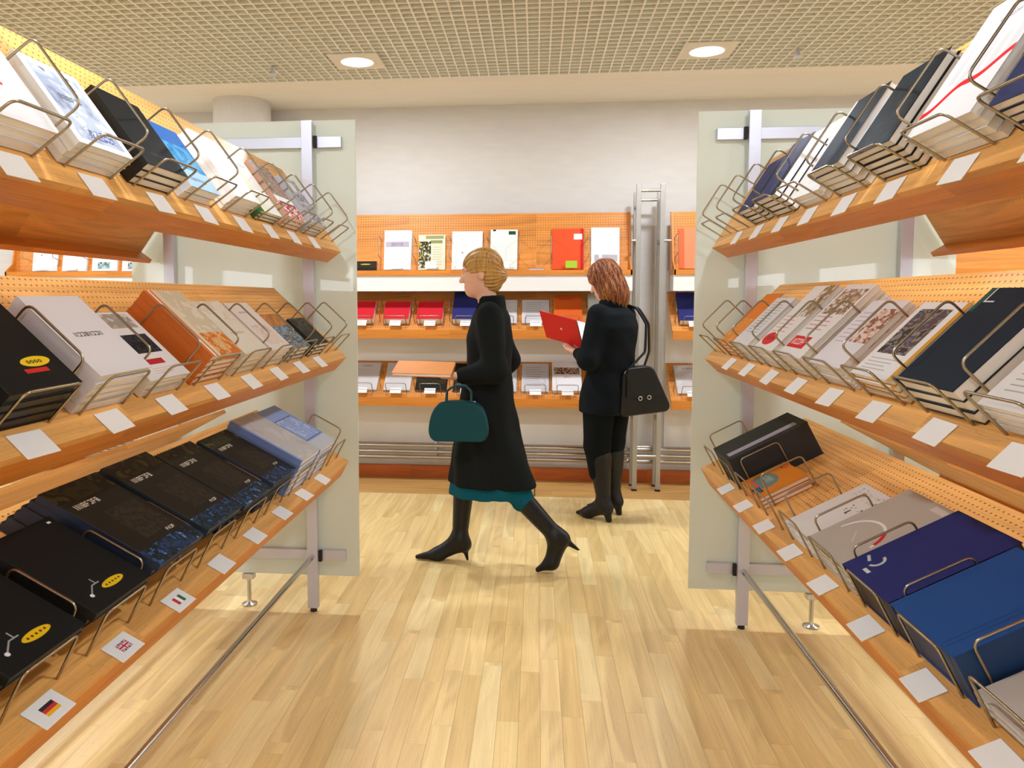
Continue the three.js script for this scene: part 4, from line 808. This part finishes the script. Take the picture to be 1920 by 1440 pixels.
  const hair = (x, y, z) => { v.set(x - hc[0], y - hc[1], z - hc[2]).applyQuaternion(iq); const a = Math.atan2(v.x, v.y + .02); return smin(smax(cap(v.x, v.y, v.z) + .003 * Math.sin(a * 24 + v.z * 10), -cut(v.x, v.y, v.z), .012), bun(v.x, v.y, v.z) + .003 * Math.sin(a * 14), .012); };
  mesh('hair', streaked(surfaceNets(hair, [-.13, 1.42, -.2], [.13, 1.76, .17], .005), ['#95682c', '#ac7c38', '#bd9048', '#a27232', '#7e561f'], 8), std({ vertexColors: true, roughness: .5 }), P);
  P.updateMatrixWorld(true);

  // orange folder in her hand
  const f = thing('folder', 'orange folder carried flat by the walking blonde woman', 'folder');
  f.position.copy(P.localToWorld(V(.15, 1.088, .165))); f.rotation.order = 'YXZ'; f.rotation.y = -Math.PI / 2; f.rotation.z = -.22; f.rotation.x = -.02;
  const om = plain(0xe58a2a, .45);
  mesh('cover', new RoundedBoxGeometry(.215, .003, .31, 1, .001).translate(0, 0, .145), om, f);
  mesh('pages', boxAt(.2, .012, .295, .003, .0078, .143), M.paper, f);
  mesh('cover', new RoundedBoxGeometry(.215, .003, .31, 1, .001).translate(0, .0156, .145), om, f);

  // teal handbag on her forearm
  const bag = thing('handbag', 'teal handbag hanging from the forearm of the walking woman', 'handbag');
  bag.position.copy(P.localToWorld(V(.235, .735, .12))); bag.scale.setScalar(.86);
  const s = new THREE.Shape(); s.moveTo(-.13, 0); s.lineTo(.13, 0); s.quadraticCurveTo(.175, .01, .165, .08); s.quadraticCurveTo(.15, .2, .085, .215); s.quadraticCurveTo(0, .225, -.085, .215); s.quadraticCurveTo(-.15, .2, -.165, .08); s.quadraticCurveTo(-.175, .01, -.13, 0);
  mesh('body', new THREE.ExtrudeGeometry(s, { depth: .05, bevelEnabled: true, bevelThickness: .03, bevelSize: .012, bevelSegments: 5, curveSegments: 10 }).translate(0, .012, -.03), phys({ color: 0x0a4046, roughness: .6, specularIntensity: .4 }), bag);
  const hm = plain(0x0a3a40, .5);
  for (const z of [-.022, .022]) mesh('handle', tube([V(-.075, .215, z), V(-.07, .3, z * .6), V(-.02, .335, z * .4), V(.04, .335, z * .4), V(.075, .3, z * .6), V(.075, .215, z)], .0065, 6), hm, bag);
  mesh('zip', boxAt(.2, .006, .01, 0, .238, -.004), M.steel, bag);
}
renderer.render(scene, camera);
